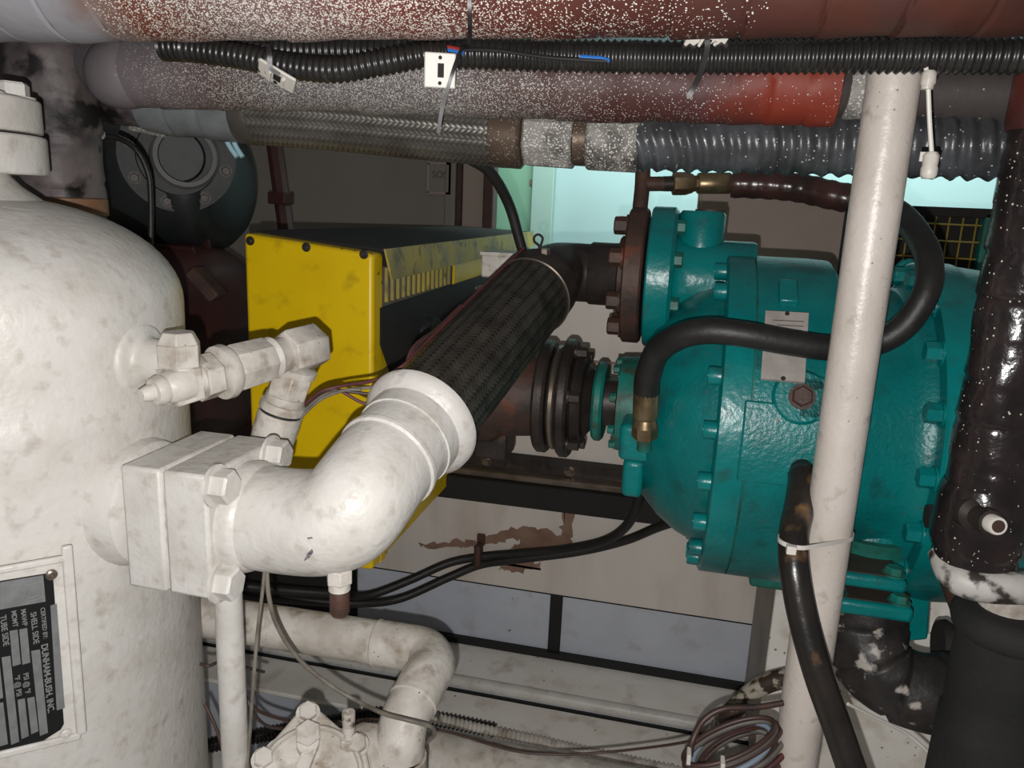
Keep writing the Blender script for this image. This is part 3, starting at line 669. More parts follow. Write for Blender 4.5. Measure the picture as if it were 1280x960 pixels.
pad(surf(925, 560).x, surf(1030, 560).x, a_(pb), a_(pa), RR - 0.01, RR + 0.006, 'cover_pad', TEAL)
b_p = surf(1001, 497); bn = Vector((0, b_p.y - CY, b_p.z - CZ)).normalized()
obj('plug_boss', M().lathe(b_p - bn * 0.01, bn, [(0, 0.042), (0.014, 0.040), (0.018, 0.036)], 28), TEAL, comp)
bolt(comp, b_p + bn * 0.008, bn, 0.015, 0.010, RUSTY, name='plug')
obj('boss_web', M().box(b_p + X * 0.045, X * 0.05, bn * 0.008, X.cross(bn) * 0.032), TEAL, comp, bevel=0.004)
l_p = surf(985, 368); ln = Vector((0, l_p.y - CY, l_p.z - CZ)).normalized(); lt = X.cross(ln)
obj('casting_lug', M().box(l_p, X * 0.014, ln * 0.010, lt * 0.026), TEALSM, comp, bevel=0.003)
# bare nameplate
n_p = surf(981, 432); nn_ = Vector((0, n_p.y - CY, n_p.z - CZ)).normalized()
def CPP(px, py, o): return PP(px, py, n_p + nn_ * o, nn_)
cpl = obj('nameplate', M().slab([CPP(*q, 0.012) for q in ((957, 388), (1011, 391), (1006, 478), (951, 473))], -nn_ * 0.006), ALPLATE, comp)
for q in ((984, 392), (979, 473)):
    p = CPP(*q, 0.012); obj('rivet', M().lathe(p, nn_, [(0, 0.0035), (0.0015, 0.003)], 10), DARKIN, cpl)
rt = (CPP(1000, 400, 0) - CPP(960, 398, 0)).normalized(); upv = nn_.cross(rt) if nn_.cross(rt).z > 0 else -nn_.cross(rt)
for i in range(3):
    a = CPP(966 + i * 2, 400 + 6 * i, 0.0123); obj('print_line', M().box(a + rt * 0.022, rt * (0.022 - 0.004 * i), upv * 0.0007, nn_ * 0.0002), GREYMET, cpl)
# suction nozzle: flange disc, throat into the ring, square boss on top
NF = Vector((FC.x + 0.026, FC.y, FC.z))
xn1 = xs[2]
sfl = obj('suction_flange', M().lathe(NF - X * 0.002, X, [(0, 0.124), (0.003, 0.127), (0.040, 0.127), (0.046, 0.120)], 56), TEALSM, comp)
obj('suction_throat', M().lathe(NF + X * 0.036, X, [(0, 0.092), (0.008, 0.080), (0.018, 0.074), (0.034, 0.072), (xs[3] - NF.x - 0.036, 0.072), (xs[3] - NF.x - 0.03, 0.070)], 40), TEALSM, comp, smooth=60)
bx_ = PY(877, 285, FC.y).x
obj('throat_boss', M().lathe(Vector((bx_, FC.y, FC.z + 0.03)), Z, [(0, 0.041), (0.085, 0.041), (0.092, 0.036)], 28), TEALSM, comp)
obj('plug', M().cyl(Vector((bx_ + 0.012, FC.y, FC.z + 0.121)), Z, 0.026, 0.004, 20), RUSTY, comp)
for k in range(8):
    a = R(22.5 + 45 * k); bolt(sfl, NF + X * 0.042 + Y * 0.1 * math.cos(a) + Z * 0.1 * math.sin(a), X, 0.013, 0.014, TEALDIRT)
# belly web under the throat
# lower discharge flanges right of the post
GRIME = mat('brown_grime_top', (58, 50, 42), (40, 38, 34), 14, rough=0.7, bump=0.3)
for i, (py, th, px_) in enumerate(((727, 0.0105, 1082), (762, 0.0115, 1086))):
    p = P(px_, py, 1.13) + Y * 0.06
    w_ = 0.056 + 0.004 * i
    pl_ = obj('outlet_plate', M().box(p, X * w_, Y * 0.065, Z * th), TEALSM, comp, bevel=0.007, seg=3)
    obj('grime_layer', M().box(p + Z * (th + 0.0005) + Y * 0.002, X * (w_ - 0.006), Y * 0.058, Z * 0.001), GRIME, pl_)
    for sx in (-0.72, 0.72): bolt(pl_, p + X * w_ * sx - Y * 0.045 + Z * th, Z, 0.013, 0.011, TEALDIRT)
obj('outlet_neck', M().lathe(P(1088, 660, 1.24), -Z, [(0, 0.075), (0.05, 0.062), (0.1, 0.06)], 32), TEALDIRT, comp, smooth=60)
obj('outlet_bulge', M().lathe(P(1085, 650, 1.27) + Z * 0.05, -Z, [(0, 0.05), (0.02, 0.085), (0.06, 0.095), (0.1, 0.09)], 32), TEAL, comp, smooth=60)
obj('foot_plate', M().slab([P(1118, 805, 1.22), P(1160, 800, 1.22), P(1168, 680, 1.22), P(1140, 650, 1.22), P(1128, 720, 1.22)], Y * 0.05), TEALSM, comp, bevel=0.004)
# lifting eye and valve at the back top
e_ = P(1134, 345, 1.40)
obj('lifting_eye', M().sweep([e_ + X * 0.02 * math.cos(t / 12 * 6.283) + Z * 0.024 * math.sin(t / 12 * 6.283) for t in range(12)], 0.008, 8, closed=True), TEALSM, comp)
obj('casing_foot', M().boxw(xs[3] + 0.06, xs[3] + 0.2, CY + 0.0, CY + 0.15, 0.815, CZ - RR + 0.03), TEALDIRT, comp, bevel=0.006)

# ------------------------------------------------------------------ shaft coupling and motor nose
cpl_t = thing('shaft_coupling', 'dark oily disc coupling between the brown motor shaft and the compressor', 'coupling', (ax_(708), CY, CZ - 0.12))
def disc(px0, px1, r, mt, name, r2=None):
    a, b = ax_(px0), ax_(px1); h = b - a; c = min(0.005, h * 0.25)
    return obj(name, M().lathe((a, CY, CZ), X, [(0, r - c), (c, r), (h - c, r2 or r), (h, (r2 or r) - c)], 48), mt, cpl_t)
disc(676, 691, 0.108, DARKST, 'disc'); disc(694, 702, 0.100, BRIGHTST, 'spacer_ring'); dk_ = disc(704, 718, 0.113, DARKST, 'disc')
disc(690, 705, 0.085, DARKIN, 'disc_core'); disc(718, 732, 0.094, DARKST, 'disc', 0.088); disc(732, 742, 0.07, DARKST, 'hub', 0.06)
disc(744, 757, 0.075, TEALDIRT, 'hub_plate'); disc(740, 775, 0.045, DARKST, 'shaft')
for k in range(6):
    a = R(15 + 60 * k); p = Vector((ax_(718), CY - 0.098 * math.cos(a), CZ + 0.098 * math.sin(a)))
    bolt(dk_, p, X, 0.011, 0.02, DARKST)
mo = thing('motor', 'rust-brown electric motor nose half hidden behind the black braided hose', 'motor', (ax_(600), CY, CZ - 0.1))
obj('shaft_housing', M().lathe((ax_(560), CY, CZ), X, [(0, 0.10), (0.10, 0.10), (0.12, 0.085), (ax_(676) - ax_(560), 0.078)], 40), RUSTY, mo)
obj('foot', M().boxw(ax_(600), ax_(640), CY - 0.03, CY + 0.05, CZ - 0.13, CZ - 0.07), DARKST, mo, bevel=0.004)

# ------------------------------------------------------------------ oil hose loop with brass ends
oh = thing('oil_hose', 'black rubber oil hose with brass ends looping across the compressor', 'hose', P(806, 545, 1.25))
f0 = P(806, 538, 1.24)
hpz = pts((808, 490, 1.215), (810, 470, 1.20), (822, 440, 1.17), (850, 421, 1.13), (885, 414, 1.105), (930, 418, 1.09), (985, 428, 1.085), (1040, 435, 1.085), (1090, 430, 1.09), (1130, 408, 1.075), (1158, 365, 1.06), (1161, 325, 1.08), (1146, 292, 1.14), (1118, 264, 1.24), (1080, 252, 1.34), (1040, 244, 1.37), (1000, 235, 1.40), (960, 231, 1.42), (915, 229, 1.44))
hc = catmull(hpz, 8)
rad = [m(16, dep(p)) * 1.02 for p in hc]
n_t = int(len(hc) * 0.80)
obj('hose', M().sweep(hc[:n_t + 1], rad[:n_t + 1], 18), RUBBER, oh, smooth=60)
obj('taped_hose', M().sweep(hc[n_t:], [r * 1.08 * (1 + 0.04 * math.sin(i * 1.7)) for i, r in enumerate(rad[n_t:])], 18), TAPED, oh, smooth=60)
dz = (hc[0] - f0).normalized()
obj('ferrule', M().lathe(f0 + dz * 0.022, dz, [(0, 0.0175), (0.003, 0.0205), (0.046, 0.0205), (0.050, 0.0195)], 20), BRASS, oh)
obj('swivel_nut', M().hex(f0 - dz * 0.012, dz, 0.0215, 0.022, ch=0.002).lathe(f0 + dz * 0.008, dz, [(0, 0.021), (0.01, 0.018), (0.016, 0.016)], 18), BRASS, oh, bevel=0.001)
obj('adapter', M().cyl(f0 - dz * 0.035, dz, 0.012, 0.025, 16), TEALDIRT, oh)
g0_ = P(913, 229, 1.44); g1_ = P(803, 230, 1.44); gx = (g1_ - g0_).normalized()
obj('ferrule', M().lathe(g0_, gx, [(0, 0.018), (0.002, 0.0195), (0.060, 0.0195), (0.062, 0.018)], 20), BRASS, oh)
obj('swivel_nut', M().lathe(g0_ + gx * 0.062, gx, [(0, 0.015), (0.006, 0.015), (0.010, 0.018), (0.022, 0.0215), (0.045, 0.0215), (0.047, 0.019)], 6), BRASS, oh, bevel=0.001)
obj('adapter', M().cyl(g0_ + gx * 0.108, gx, 0.014, 0.018, 16).cyl(g0_ + gx * 0.12, gx, 0.0115, 0.045, 16), DARKST, oh)
# small rusty riser tee above the inlet flange
rz = thing('rusty_riser', 'thin rusty vertical pipe with side branch above the inlet flange', 'pipe', P(800, 285, 1.43))
obj('riser', M().sweep(catmull(pts((800, 288, 1.43), (800, 262, 1.432), (803, 230, 1.44), (804, 190, 1.44), (804, 150, 1.44), (804, 110, 1.44)), 5), m(9.5, 1.44), 14), RUSTY, rz, smooth=60)
obj('branch', M().cyl(P(803, 230, 1.44), -gx, 0.0135, 0.042, 14), RUSTY, rz)
obj('socket_weld', M().lathe(P(801, 268, 1.43), -Z, [(0, 0.014), (0.006, 0.0165), (0.022, 0.0165), (0.026, 0.013)], 14), RUSTY, rz)

# ------------------------------------------------------------------ yellow guard box
YB = 1.30
def yb(px, py, y=YB): return PY(px, py, y)
TL, TRr, BR = yb(304, 291), yb(474, 318), yb(466, 714)
zb = BR.z; x0 = TL.x; x1 = TRr.x - 0.012
box = thing('guard_box', 'bright yellow sheet metal guard box with screwed front panel', 'cabinet', ((x0 + x1) / 2, 2.0, zb))
YE = 2.30
dz_b = 0.05
fp = obj('front_panel', M().slab([Vector((x0, YB, zb)), Vector((x1, YB, zb)), Vector((x1, YB, TRr.z)), Vector((x0, YB, TL.z))], Y * 0.05), YEL, box, bevel=0.008, seg=3)
for px, py in ((313, 301), (383, 309), (455, 318)):
    p = yb(px, py, YB - 0.0005)
    obj('screw', M().lathe(p, -Y, [(0, 0.0085), (0.0015, 0.0085), (0.002, 0.0062), (0.006, 0.0058), (0.007, 0.0045)], 16), DARKST, fp)
xe = x1 + 0.012
lid_z1 = TRr.z + 0.006; lid_z0 = TL.z + 0.004
lid = obj('lid', M().slab([Vector((x0 - 0.004, YB + 0.052, lid_z0)), Vector((xe, YB + 0.052, lid_z1)), Vector((xe, YE + 0.38, lid_z1 + 0.004)), Vector((x0 - 0.004, YE + 0.38, lid_z0 - 0.01))], -Z * 0.008), DARKIN, box, bevel=0.002)
# folded lid edge, long strip along the right side
obj('lid_edge', M().slab([Vector((xe, YB + 0.03, lid_z1 + 0.002)), Vector((xe, YE + 0.38, lid_z1 + 0.006)), Vector((xe + 0.006, YE + 0.38, lid_z1 - 0.045)), Vector((xe + 0.006, YB + 0.05, lid_z1 - 0.055))], -X * 0.004), YELGR, box)
# comb slot under the lid edge: little bars
cz0 = lid_z1 - 0.055
for i in range(14):
    y = YB + 0.07 + i * 0.030
    obj('vent_bar', M().boxw(x1 - 0.006, x1, y, y + 0.007, cz0 - 0.045, cz0 + 0.02), YELGR, box)
obj('inner_plate', M().boxw(x1 - 0.02, x1 - 0.016, YB + 0.06, YE, cz0 - 0.06, cz0 + 0.02), WALLW, box)
obj('side_strip', M().boxw(x1 - 0.006, x1, YB + 0.50, YE + 0.33, cz0 - 0.05, cz0 + 0.045), YEL, box)
obj('dark_shelf', M().slab([Vector((x1 + 0.0, YB + 0.03, cz0 - 0.05)), Vector((x1 + 0.0, YE, cz0 - 0.04)), Vector((x1 + 0.05, YE, cz0 - 0.05)), Vector((x1 + 0.012, YB + 0.06, cz0 - 0.12))], -Z * 0.07), DARKIN, box, bevel=0.003)
obj('side_panel', M().boxw(x1 - 0.012, x1 - 0.004, YB + 0.05, YW - 0.02, zb + 0.003, cz0 - 0.12), YEL, box)
obj('rear_side_panel', M().boxw(x1 - 0.012, x1 - 0.004, YW - 0.02, YE, PY(600, 560, YW).z + 0.06, cz0 - 0.12), YEL, box)
obj('corner_angle', M().boxw(x1 - 0.03, x1 + 0.001, YB + 0.04, YB + 0.07, zb - 0.002, zb + 0.03), YEL, box, bevel=0.003)
obj('back_frame', M().boxw(x0, x1 - 0.02, YE - 0.02, YE, PY(600, 560, YW).z + 0.06, cz0), DARKIN, box)
obj('base_frame', M().boxw(x0 + 0.02, x1 - 0.02, YB + 0.06, YW - 0.02, zb, zb + 0.02), DARKIN, box)
fan = P(505, 420, 2.0)
obj('cable_bushing', M().lathe(Vector((x1 - 0.006, 1.55, P(500, 425, 1.6).z)), X, [(0, 0.06), (0.016, 0.06), (0.024, 0.048), (0.045, 0.044)], 28), DARKMACH, box)
obj('leg', M().boxw(x0 + 0.02, x0 + 0.055, YE - 0.08, YE - 0.045, ZF, zb + 0.3), DARKIN, box)

# ------------------------------------------------------------------ overhead pipes
tpA = P(-60, -28, 0.88); tpz = tpA.z
tp0 = PY(-80, -22, 0.90); tp1 = PY(1330, -60, 0.90)
path = [tp0.lerp(tp1, -0.35 + i / 600) for i in range(1021)]
TPR = 0.072
top('insulated_pipe', M().sweep(path, wrapfn(TPR, 0.075, 0.0018, 0.0006, 3), 40), RADPIPE, 'fat red insulated overhead pipe speckled with white overspray, uppermost of the pipes', 'pipe', smooth=60, base=Vector((0, 0.9, tp0.z - TPR)))
# second insulated pipe
sp = [PY(a, b, 1.05) for a, b in ((168, 92), (420, 95), (700, 102), (900, 104), (1046, 105))]
s_first = sp[0]
spp = catmull([PY(100, 64, 1.30), PY(118, 74, 1.16), s_first - X * 0.015] + sp, 30)
t2 = thing('second_insulated_pipe', 'grey and red insulated pipe with torn orange end under the corrugated conduit', 'pipe', Vector((0, 1.05, sp[2].z - 0.05)))
obj('insulation', M().sweep(spp, wrapfn(0.0475, 0.045, 0.0016, 0.0007, 5), 36), SECPIPE, t2, smooth=60)
pe = sp[-1]
obj('bare_pipe', M().sweep([PY(1030, 108, 1.13), PY(1120, 113, 1.16), PY(1300, 119, 1.16)], 0.037, 28), mat('grimy_dark_pipe', (74, 68, 66), (56, 50, 48), 14, rough=0.5, bump=0.2, specks=(180, 176, 170), sscale=150, sthr=0.15, sgate=0.8), t2)
obj('pale_band', M().lathe(PY(1056, 110, 1.14), X, [(0, 0.037), (0.002, 0.0395), (0.032, 0.0395), (0.034, 0.037)], 28), SPRAYW, t2)
# third line: pale insulation, braided hose, fittings, corrugated hose
YH = 1.17
def h3(px, py): return PY(px, py, YH)
ln_ = thing('overhead_braided_hose', 'grey steel-braided overhead hose with crimped collar below the insulated pipes', 'hose', h3(430, 200))
bpth = catmull([h3(305, 141), h3(400, 147), h3(520, 158), h3(622, 167)], 12)
BRR = m(38, dep(h3(450, 150)))
obj('core', M().sweep(bpth, BRR - 0.0022, 36), BRAIDBACK, ln_)
b2 = obj('braid', braid(bpth, BRR, 36, 20.0, 0.0056, 0.0012, 0.003), STEELBRAID2, ln_, smooth=50); b2['kind'] = 'stuff'
c_ = h3(620, 167); cx_ = (h3(720, 173) - c_).normalized()
obj('crimp_collar', M().lathe(c_ - cx_ * 0.003, cx_, [(0, BRR - 0.001), (0.002, BRR + 0.0015), (0.044, BRR + 0.0015), (0.048, BRR - 0.004)], 40), COLLARST, ln_)
obj('crimp_collar', M().lathe(h3(302, 141), (h3(330, 143) - h3(302, 141)), [(0, BRR - 0.003), (0.004, BRR + 0.0012), (0.03, BRR + 0.0012), (0.033, BRR - 0.001)], 40), mat('grimy_collar', (74, 70, 66), (56, 52, 48), 20, rough=0.5, bump=0.2), ln_)
obj('tail_insulation', M().sweep(catmull([h3(188, 127), h3(230, 134), h3(304, 141)], 24), wrapfn(BRR - 0.001, 0.06, 0.001, 0.0012, 9), 32), mat('pale_blue_grey_insulation', (126, 130, 132), (92, 94, 96), 14, rough=0.5, bump=0.35, bscale=40, dirt=(50, 44, 42), dscale=16, dthr=(0.6, 0.75)), ln_, smooth=60)
obj('tail_pipe', M().sweep(catmull([h3(190, 128), h3(150, 124), PY(118, 120, YH + 0.05), PY(95, 112, YH + 0.18)], 12), wrapfn(BRR - 0.005, 0.05, 0.0015, 0.0012, 4), 28), GREYPATCH, ln_, smooth=60)
fit = thing('hose_union', 'oversprayed hose union blocks between the braided hose and the corrugated pipe', 'fitting', h3(730, 215))
def blk(a, b, r, n, mt, name, tw=0.3):
    p, q = h3(*a), h3(*b); h = (q - p).length
    obj(name, M().lathe(p, q - p, [(0, r - 0.003), (0.003, r), (h - 0.003, r), (h, r - 0.003)], n, ref=(0, tw, 1)), mt, fit, bevel=0.001)
blk((659, 170), (719, 174), BRR * 0.95, 8, SPRAYW, 'hex_block', 0.41); blk((718, 173), (738, 174), BRR * 0.82, 28, COLLARST, 'nipple'); blk((736, 175), (800, 178), BRR * 0.94, 10, SPRAYW, 'wrapped_joint')
cpp = catmull([h3(798, 175), h3(900, 177), h3(1050, 180), h3(1290, 184)], 20)
_rr = [random.Random(77).uniform(0.4, 1.3) for _ in range(1)]
_rg = random.Random(78); _am = [_rg.uniform(0.45, 1.25) for _ in range(120)]
def _corr(L, th):
    s_ = (L + 0.010 * math.cos(th) + 0.004 * math.sin(2 * th + L * 9)) / 0.0225
    return BRR * 0.885 + 0.0030 * _am[int(s_) % 120] * math.cos(2 * math.pi * s_)
cp_o = obj('corrugated_pipe', M().sweep(resample(cpp, 0.0036), _corr, 32), BLACKCORR, smooth=80)
cp_o.location = cp_o.location; tag(cp_o, 'fat black corrugated overhead pipe speckled with white paint', 'pipe')
# black split conduit under the top pipe
YC = 0.955
cda = catmull([PY(205, 58, YC), PY(330, 62, YC), PY(560, 66, YC), PY(700, 70, YC), PY(900, 72, YC), PY(1100, 70, YC), PY(1285, 70, YC)], 30)
corr_r = m(18, 0.93)
c1o = corr(cda, corr_r, 0.0018, 0.0085, 'cable_conduit', PLASTBLK, n=16, per=4); tag(c1o, 'long black corrugated conduit hanging straight under the red pipe', 'conduit')
cdb = catmull([PY(232, 60, YC - 0.03), PY(300, 70, YC - 0.03), PY(360, 82, YC - 0.03), PY(420, 87, YC - 0.03), PY(470, 79, YC - 0.03), PY(520, 70, YC - 0.03), PY(560, 66, YC - 0.02)], 16)
c2o = corr(cdb, m(15.5, 0.92), 0.0016, 0.0085, 'sagging_conduit', PLASTBLK, n=14, per=4); tag(c2o, 'shorter black corrugated conduit sagging below the straight conduit', 'conduit')
c3 = catmull([PY(900, 58, YC + 0.035), PY(1000, 56, YC + 0.035), PY(1110, 54, YC + 0.035), PY(1250, 52, YC + 0.035)], 20)
c3o = corr(c3, m(11, 0.97), 0.0011, 0.0085, 'rear_conduit', PLASTBLK, n=12, per=4); tag(c3o, 'thin black corrugated conduit lying behind the straight conduit above the post', 'conduit')
# wires peeking from the split conduit
for i, (mt, nm, a) in enumerate(((WIRERED, 'red', [(534, 58), (545, 57), (556, 58), (575, 62)]), (WIREBLUE, 'blue', [(532, 63), (545, 63), (556, 62), (580, 66)]), (TIEB, 'black', [(575, 62), (620, 63), (680, 71), (720, 74), (760, 76)]), (WIREBLUE, 'second blue', [(725, 71), (740, 72), (752, 73), (762, 76)]))):
    y_ = YC - 0.0185
    top('loose_wire', M().sweep(catmull([PY(p[0], p[1], y_) for p in a], 6), 0.0025, 8), mt, {'red': 'short red wire showing at the conduit split by the square tie mount', 'blue': 'short blue wire showing at the conduit split by the square tie mount', 'black': 'black wire lying along the split of the straight conduit', 'second blue': 'blue wire end peeking from the straight conduit over the union blocks'}[nm], 'wire')
# white tie mounts and their ties
def mount(c, u, v, n, hu, hv, lab):
    t = thing('tie_mount', lab, 'cable mount', c, 'white cable tie mounts')
    obj('base', M().box(c, u * hu, v * hv, n * 0.002), TIEW, t, bevel=0.0015)
    obj('bridge', M().box(c + n * 0.003 - u * hu * .30, u * hu * 0.07, v * hv * 0.5, n * 0.0035), TIEW, t); obj('bridge', M().box(c + n * 0.003 + u * hu * .42, u * hu * 0.07, v * hv * 0.5, n * 0.0035), TIEW, t)
    obj('slot', M().box(c + n * 0.0022 + u * hu * .05, u * hu * 0.20, v * hv * 0.40, n * 0.0006), DARKIN, t)
    for s_ in (-1, 1): obj('hole', M().cyl(c + v * hv * 0.72 * s_ + n * 0.0015, n, hu * 0.12, 0.001, 12), DARKIN, t)
    return t
c0 = PY(550, 88, YC - 0.045); nv = (CAM - c0).normalized(); uu = (X - nv * X.dot(nv)).normalized(); vv = nv.cross(uu)
uu2 = uu * 0.985 - vv * 0.05; vv2 = nv.cross(uu2)
mount(c0, uu2, vv2, nv, 0.0185, 0.0195, 'square white tie mount with slot, hanging before the black conduit')
c1_ = PY(346, 95, YC - 0.035); ta_ = (uu * 0.85 - vv * 0.5).normalized(); tb_ = (nv * 0.75 + vv * 0.62).normalized(); tb_ = (tb_ - ta_ * tb_.dot(ta_)).normalized()
mount(c1_, ta_, tb_, ta_.cross(tb_), 0.024, 0.016, 'white tie mount turned edge-on under the sagging conduit')
c2_ = PY(882, 52, YC - 0.012); ta2 = (uu * 0.93 - vv * 0.3).normalized(); tb2 = (vv * 0.8 + nv * 0.6); tb2 = (tb2 - ta2 * tb2.dot(ta2)).normalized()
mount(c2_, ta2, tb2, ta2.cross(tb2), 0.021, 0.014, 'white tie mount tucked behind the straight conduit under the red pipe')
def strap(name, pth, wd, mt, lab, n_=None, th=0.001, cat='cable tie'):
    pth = catmull(pth, 6); mm = M()
    for i in range(len(pth) - 1):
        pass
    vs = []; fs = []
    for i, p in enumerate(pth):
        t = (pth[min(i + 1, len(pth) - 1)] - pth[max(i - 1, 0)]).normalized(); nr = (CAM - p).normalized() if n_ is None else n_(p); s_ = t.cross(nr).normalized(); nr = s_.cross(t)
        vs += [p - s_ * wd, p + s_ * wd, p + s_ * wd + nr * th, p - s_ * wd + nr * th]
        if i:
            b = 4 * i
            for j in range(4): fs.append((b - 4 + j, b - 4 + (j + 1) % 4, b + (j + 1) % 4, b + j))
    fs += [(0, 1, 2, 3), tuple(len(vs) - 4 + j for j in (3, 2, 1, 0))]
    return top(name, mm.add(vs, fs), mt, lab, cat)
yt = YC - 0.05
strap('cable_tie', [PY(586, -30, 0.822), PY(587, 20, 0.83), PY(587, 45, 0.86), PY(585, 58, YC - 0.032), PY(577, 62, YC - 0.045), PY(566, 90, YC - 0.06), PY(553, 135, YC - 0.055), PY(548, 166, YC - 0.05)], 0.0022, TIEB, 'long black cable tie around the red pipe, tail dangling over the braided hose')
strap('cable_tie', [PY(884, 50, YC - 0.022), PY(884, 62, YC - 0.022), PY(878, 85, YC - 0.025), PY(868, 108, YC - 0.03), PY(860, 122, YC - 0.03)], 0.0030, TIEB, 'short black cable tie around the straight conduit, tail hanging over the second pipe')
strap('cable_tie', [PY(335, 55, YC - 0.048), PY(337, 68, YC - 0.052), PY(338, 84, YC - 0.05), PY(350, 93, YC - 0.045)], 0.003, TIEB, 'black cable tie holding the sagging conduit to its edge-on mount')

# ------------------------------------------------------------------ wire with glands by the post
gw = thing('gland_wire', 'thin white-spattered wire with two paint-covered end plugs by the cream post', 'wire', P(1166, 218, 0.95))
w0, w1 = PY(1160, 102, 0.945), PY(1165, 205, 0.945)
obj('wire', M().sweep(catmull([PY(1157, 82, 0.945), w0, PY(1162, 150, 0.947), PY(1165, 196, 0.945)], 6), 0.0024, 8), TIEW, gw)
obj('plug', M().lathe(w0 + Z * 0.011, -Z, [(0, 0.0055), (0.003, 0.0075), (0.013, 0.0078), (0.015, 0.0065), (0.019, 0.0062)], 14), WHITE2, gw)
obj('plug', M().lathe(PY(1165, 190, 0.945), -Z, [(0, 0.0058), (0.004, 0.0085), (0.015, 0.0078), (0.017, 0.0088), (0.024, 0.0085), (0.028, 0.0065)], 14), WHITE2, gw)
obj('flap', M().box(PY(1157, 196, 0.95), X * 0.006, Y * 0.001, Z * 0.005), WHITE2, gw)

# ------------------------------------------------------------------ post, its hose, and tie
pb_ = P(1059, 500, 1.02)
PRD = 0.031
zpt = P(1118, -20, 1.0).z
top('support_post', M().lathe((pb_.x, pb_.y, ZF), Z, [(0, PRD), (zpt + 0.2 - ZF, PRD)], 40), POST, 'cream painted round steel post standing before the compressor', 'post')
lh = thing('drain_hose', 'black oil-stained rubber hose strapped to the cream post', 'hose', P(1070, 990, 0.98))
lhp = catmull(pts((993, 583, 1.17), (1000, 583, 1.12), (1004, 600, 1.09), (999, 635, 1.06), (992, 670, 1.03), (993, 710, 1.01), (1003, 770, 1.0), (1022, 840, 0.99), (1045, 905, 0.985), (1078, 1000, 0.97), (1110, 1090, 0.96)) + [Vector((P(1140, 1180, 0.95).x, P(1140, 1180, 0.95).y, ZF + 0.2)), Vector((P(1150, 1180, 0.95).x, P(1140, 1180, 0.95).y, ZF + 0.01))], 8)
obj('hose', M().sweep(lhp, [m(15 if i < 14 else 18.5, dep(p)) for i, p in enumerate(lhp)], 20), OILHOSE, lh, smooth=60)
pp_ = P(990, 582, 1.15); obj('elbow_fitting', M().lathe(pp_ + Y * 0.03, -Y, [(0, 0.02), (0.03, 0.02), (0.045, 0.017), (0.055, 0.015)], 20), DARKST, lh)
# white tie loop around both
tc = P(1021, 688, 1.0); pz = tc.z
hpnt = P(993, 686, 1.02)
loop = []
for i in range(28):
    a = i / 28 * 2 * math.pi
    loop.append((a, Vector((math.cos(a), math.sin(a), 0))))
cA = Vector((pb_.x, pb_.y, pz)); cB = Vector((hpnt.x, hpnt.y, pz + 0.004)); dAB = (cB - cA)
ring = []
for a, d in loop:
    c, r = (cB, 0.0215) if d.dot(dAB.normalized()) > 0 else (cA, PRD + 0.001)
    ring.append(c + d * r)
tl_ = thing('white_cable_tie', 'white nylon cable tie strapping the drain hose to the post', 'cable tie', tc)
vs = []; fs = []; n = len(ring)
for i, p in enumerate(ring):
    o_ = (p - (cA + cB) / 2); o_.z = 0; o_.normalize()
    vs += [p - Z * 0.003, p + Z * 0.003, p + Z * 0.003 + o_ * 0.0014, p - Z * 0.003 + o_ * 0.0014]
    b = 4 * i; b2_ = 4 * ((i + 1) % n)
    for j in range(4): fs.append((b + j, b + (j + 1) % 4, b2_ + (j + 1) % 4, b2_ + j))
obj('strap', M().add(vs, fs), TIEW, tl_)
hd_ = P(989, 687, 0.985); obj('head', M().box(hd_, X * 0.006, Y * 0.005, Z * 0.0055), TIEW, tl_, bevel=0.001)

# ------------------------------------------------------------------ right side black pipe stack
rp = P(1227, 640, 1.0); rpx, rpy = rp.x, rp.y
zr0 = P(1205, 715, 1.0).z
blkp = thing('taped_riser', 'vertical pipe wrapped in shiny black tape with paint specks', 'pipe', (rpx, rpy, zr0))
rpp = [Vector((rpx, rpy, zr0 + i * 0.006)) for i in range(int((1.80 - zr0) / 0.006))]
obj('wrap', M().sweep(rpp, wrapfn(0.0475, 0.052, 0.0018, 0.0010, 11), 36), TAPEBLK, blkp, smooth=60)
obj('red_band', M().lathe((rpx, rpy, P(1265, 175, 1.0).z), Z, [(0, 0.050), (0.01, 0.052), (0.09, 0.051), (0.1, 0.049)], 32), mat('dark_red_wrap', (96, 44, 38), (60, 36, 34), 14, rough=0.4, bump=0.3), blkp)
obj('top_joint', M().lathe((rpx + 0.005, rpy - 0.03, P(1262, 110, 1.0).z), Z, [(0, 0.05), (0.02, 0.058), (0.05, 0.062), (0.12, 0.06), (0.16, 0.05)], 32), mat('dark_red_grime', (66, 40, 36), (44, 34, 32), 14, rough=0.5, bump=0.3), blkp)
obj('lower_joint', M().lathe((rpx, rpy, P(1215, 690, 1.0).z), Z, [(0, 0.052), (0.012, 0.056), (0.075, 0.054), (0.09, 0.049)], 32), TAPEBLK, blkp)
sv = thing('test_plug', 'round paint-spotted sensor plug sticking out of the taped riser', 'plug', P(1236, 655, 0.95))
pv = P(1222, 645, 0.955); pd = (P(1252, 660, 0.905) - pv).normalized()
obj('boss', M().lathe(pv - pd * 0.02, pd, [(0, 0.022), (0.015, 0.021), (0.022, 0.014), (0.034, 0.0135), (0.036, 0.016), (0.05, 0.0155)], 20), DARKST, sv)
obj('rim', M().lathe(pv + pd * 0.03, pd, [(0, 0.0115), (0.012, 0.0115), (0.014, 0.0105), (0.014, 0.0075)], 20), TIEW, sv)
obj('core', M().cyl(pv + pd * 0.03, pd, 0.0078, 0.0145, 14), RUSTY, sv)
kn = thing('shutoff_cock', 'small black hex-headed cock left of the taped riser', 'valve', P(1163, 648, 1.06))
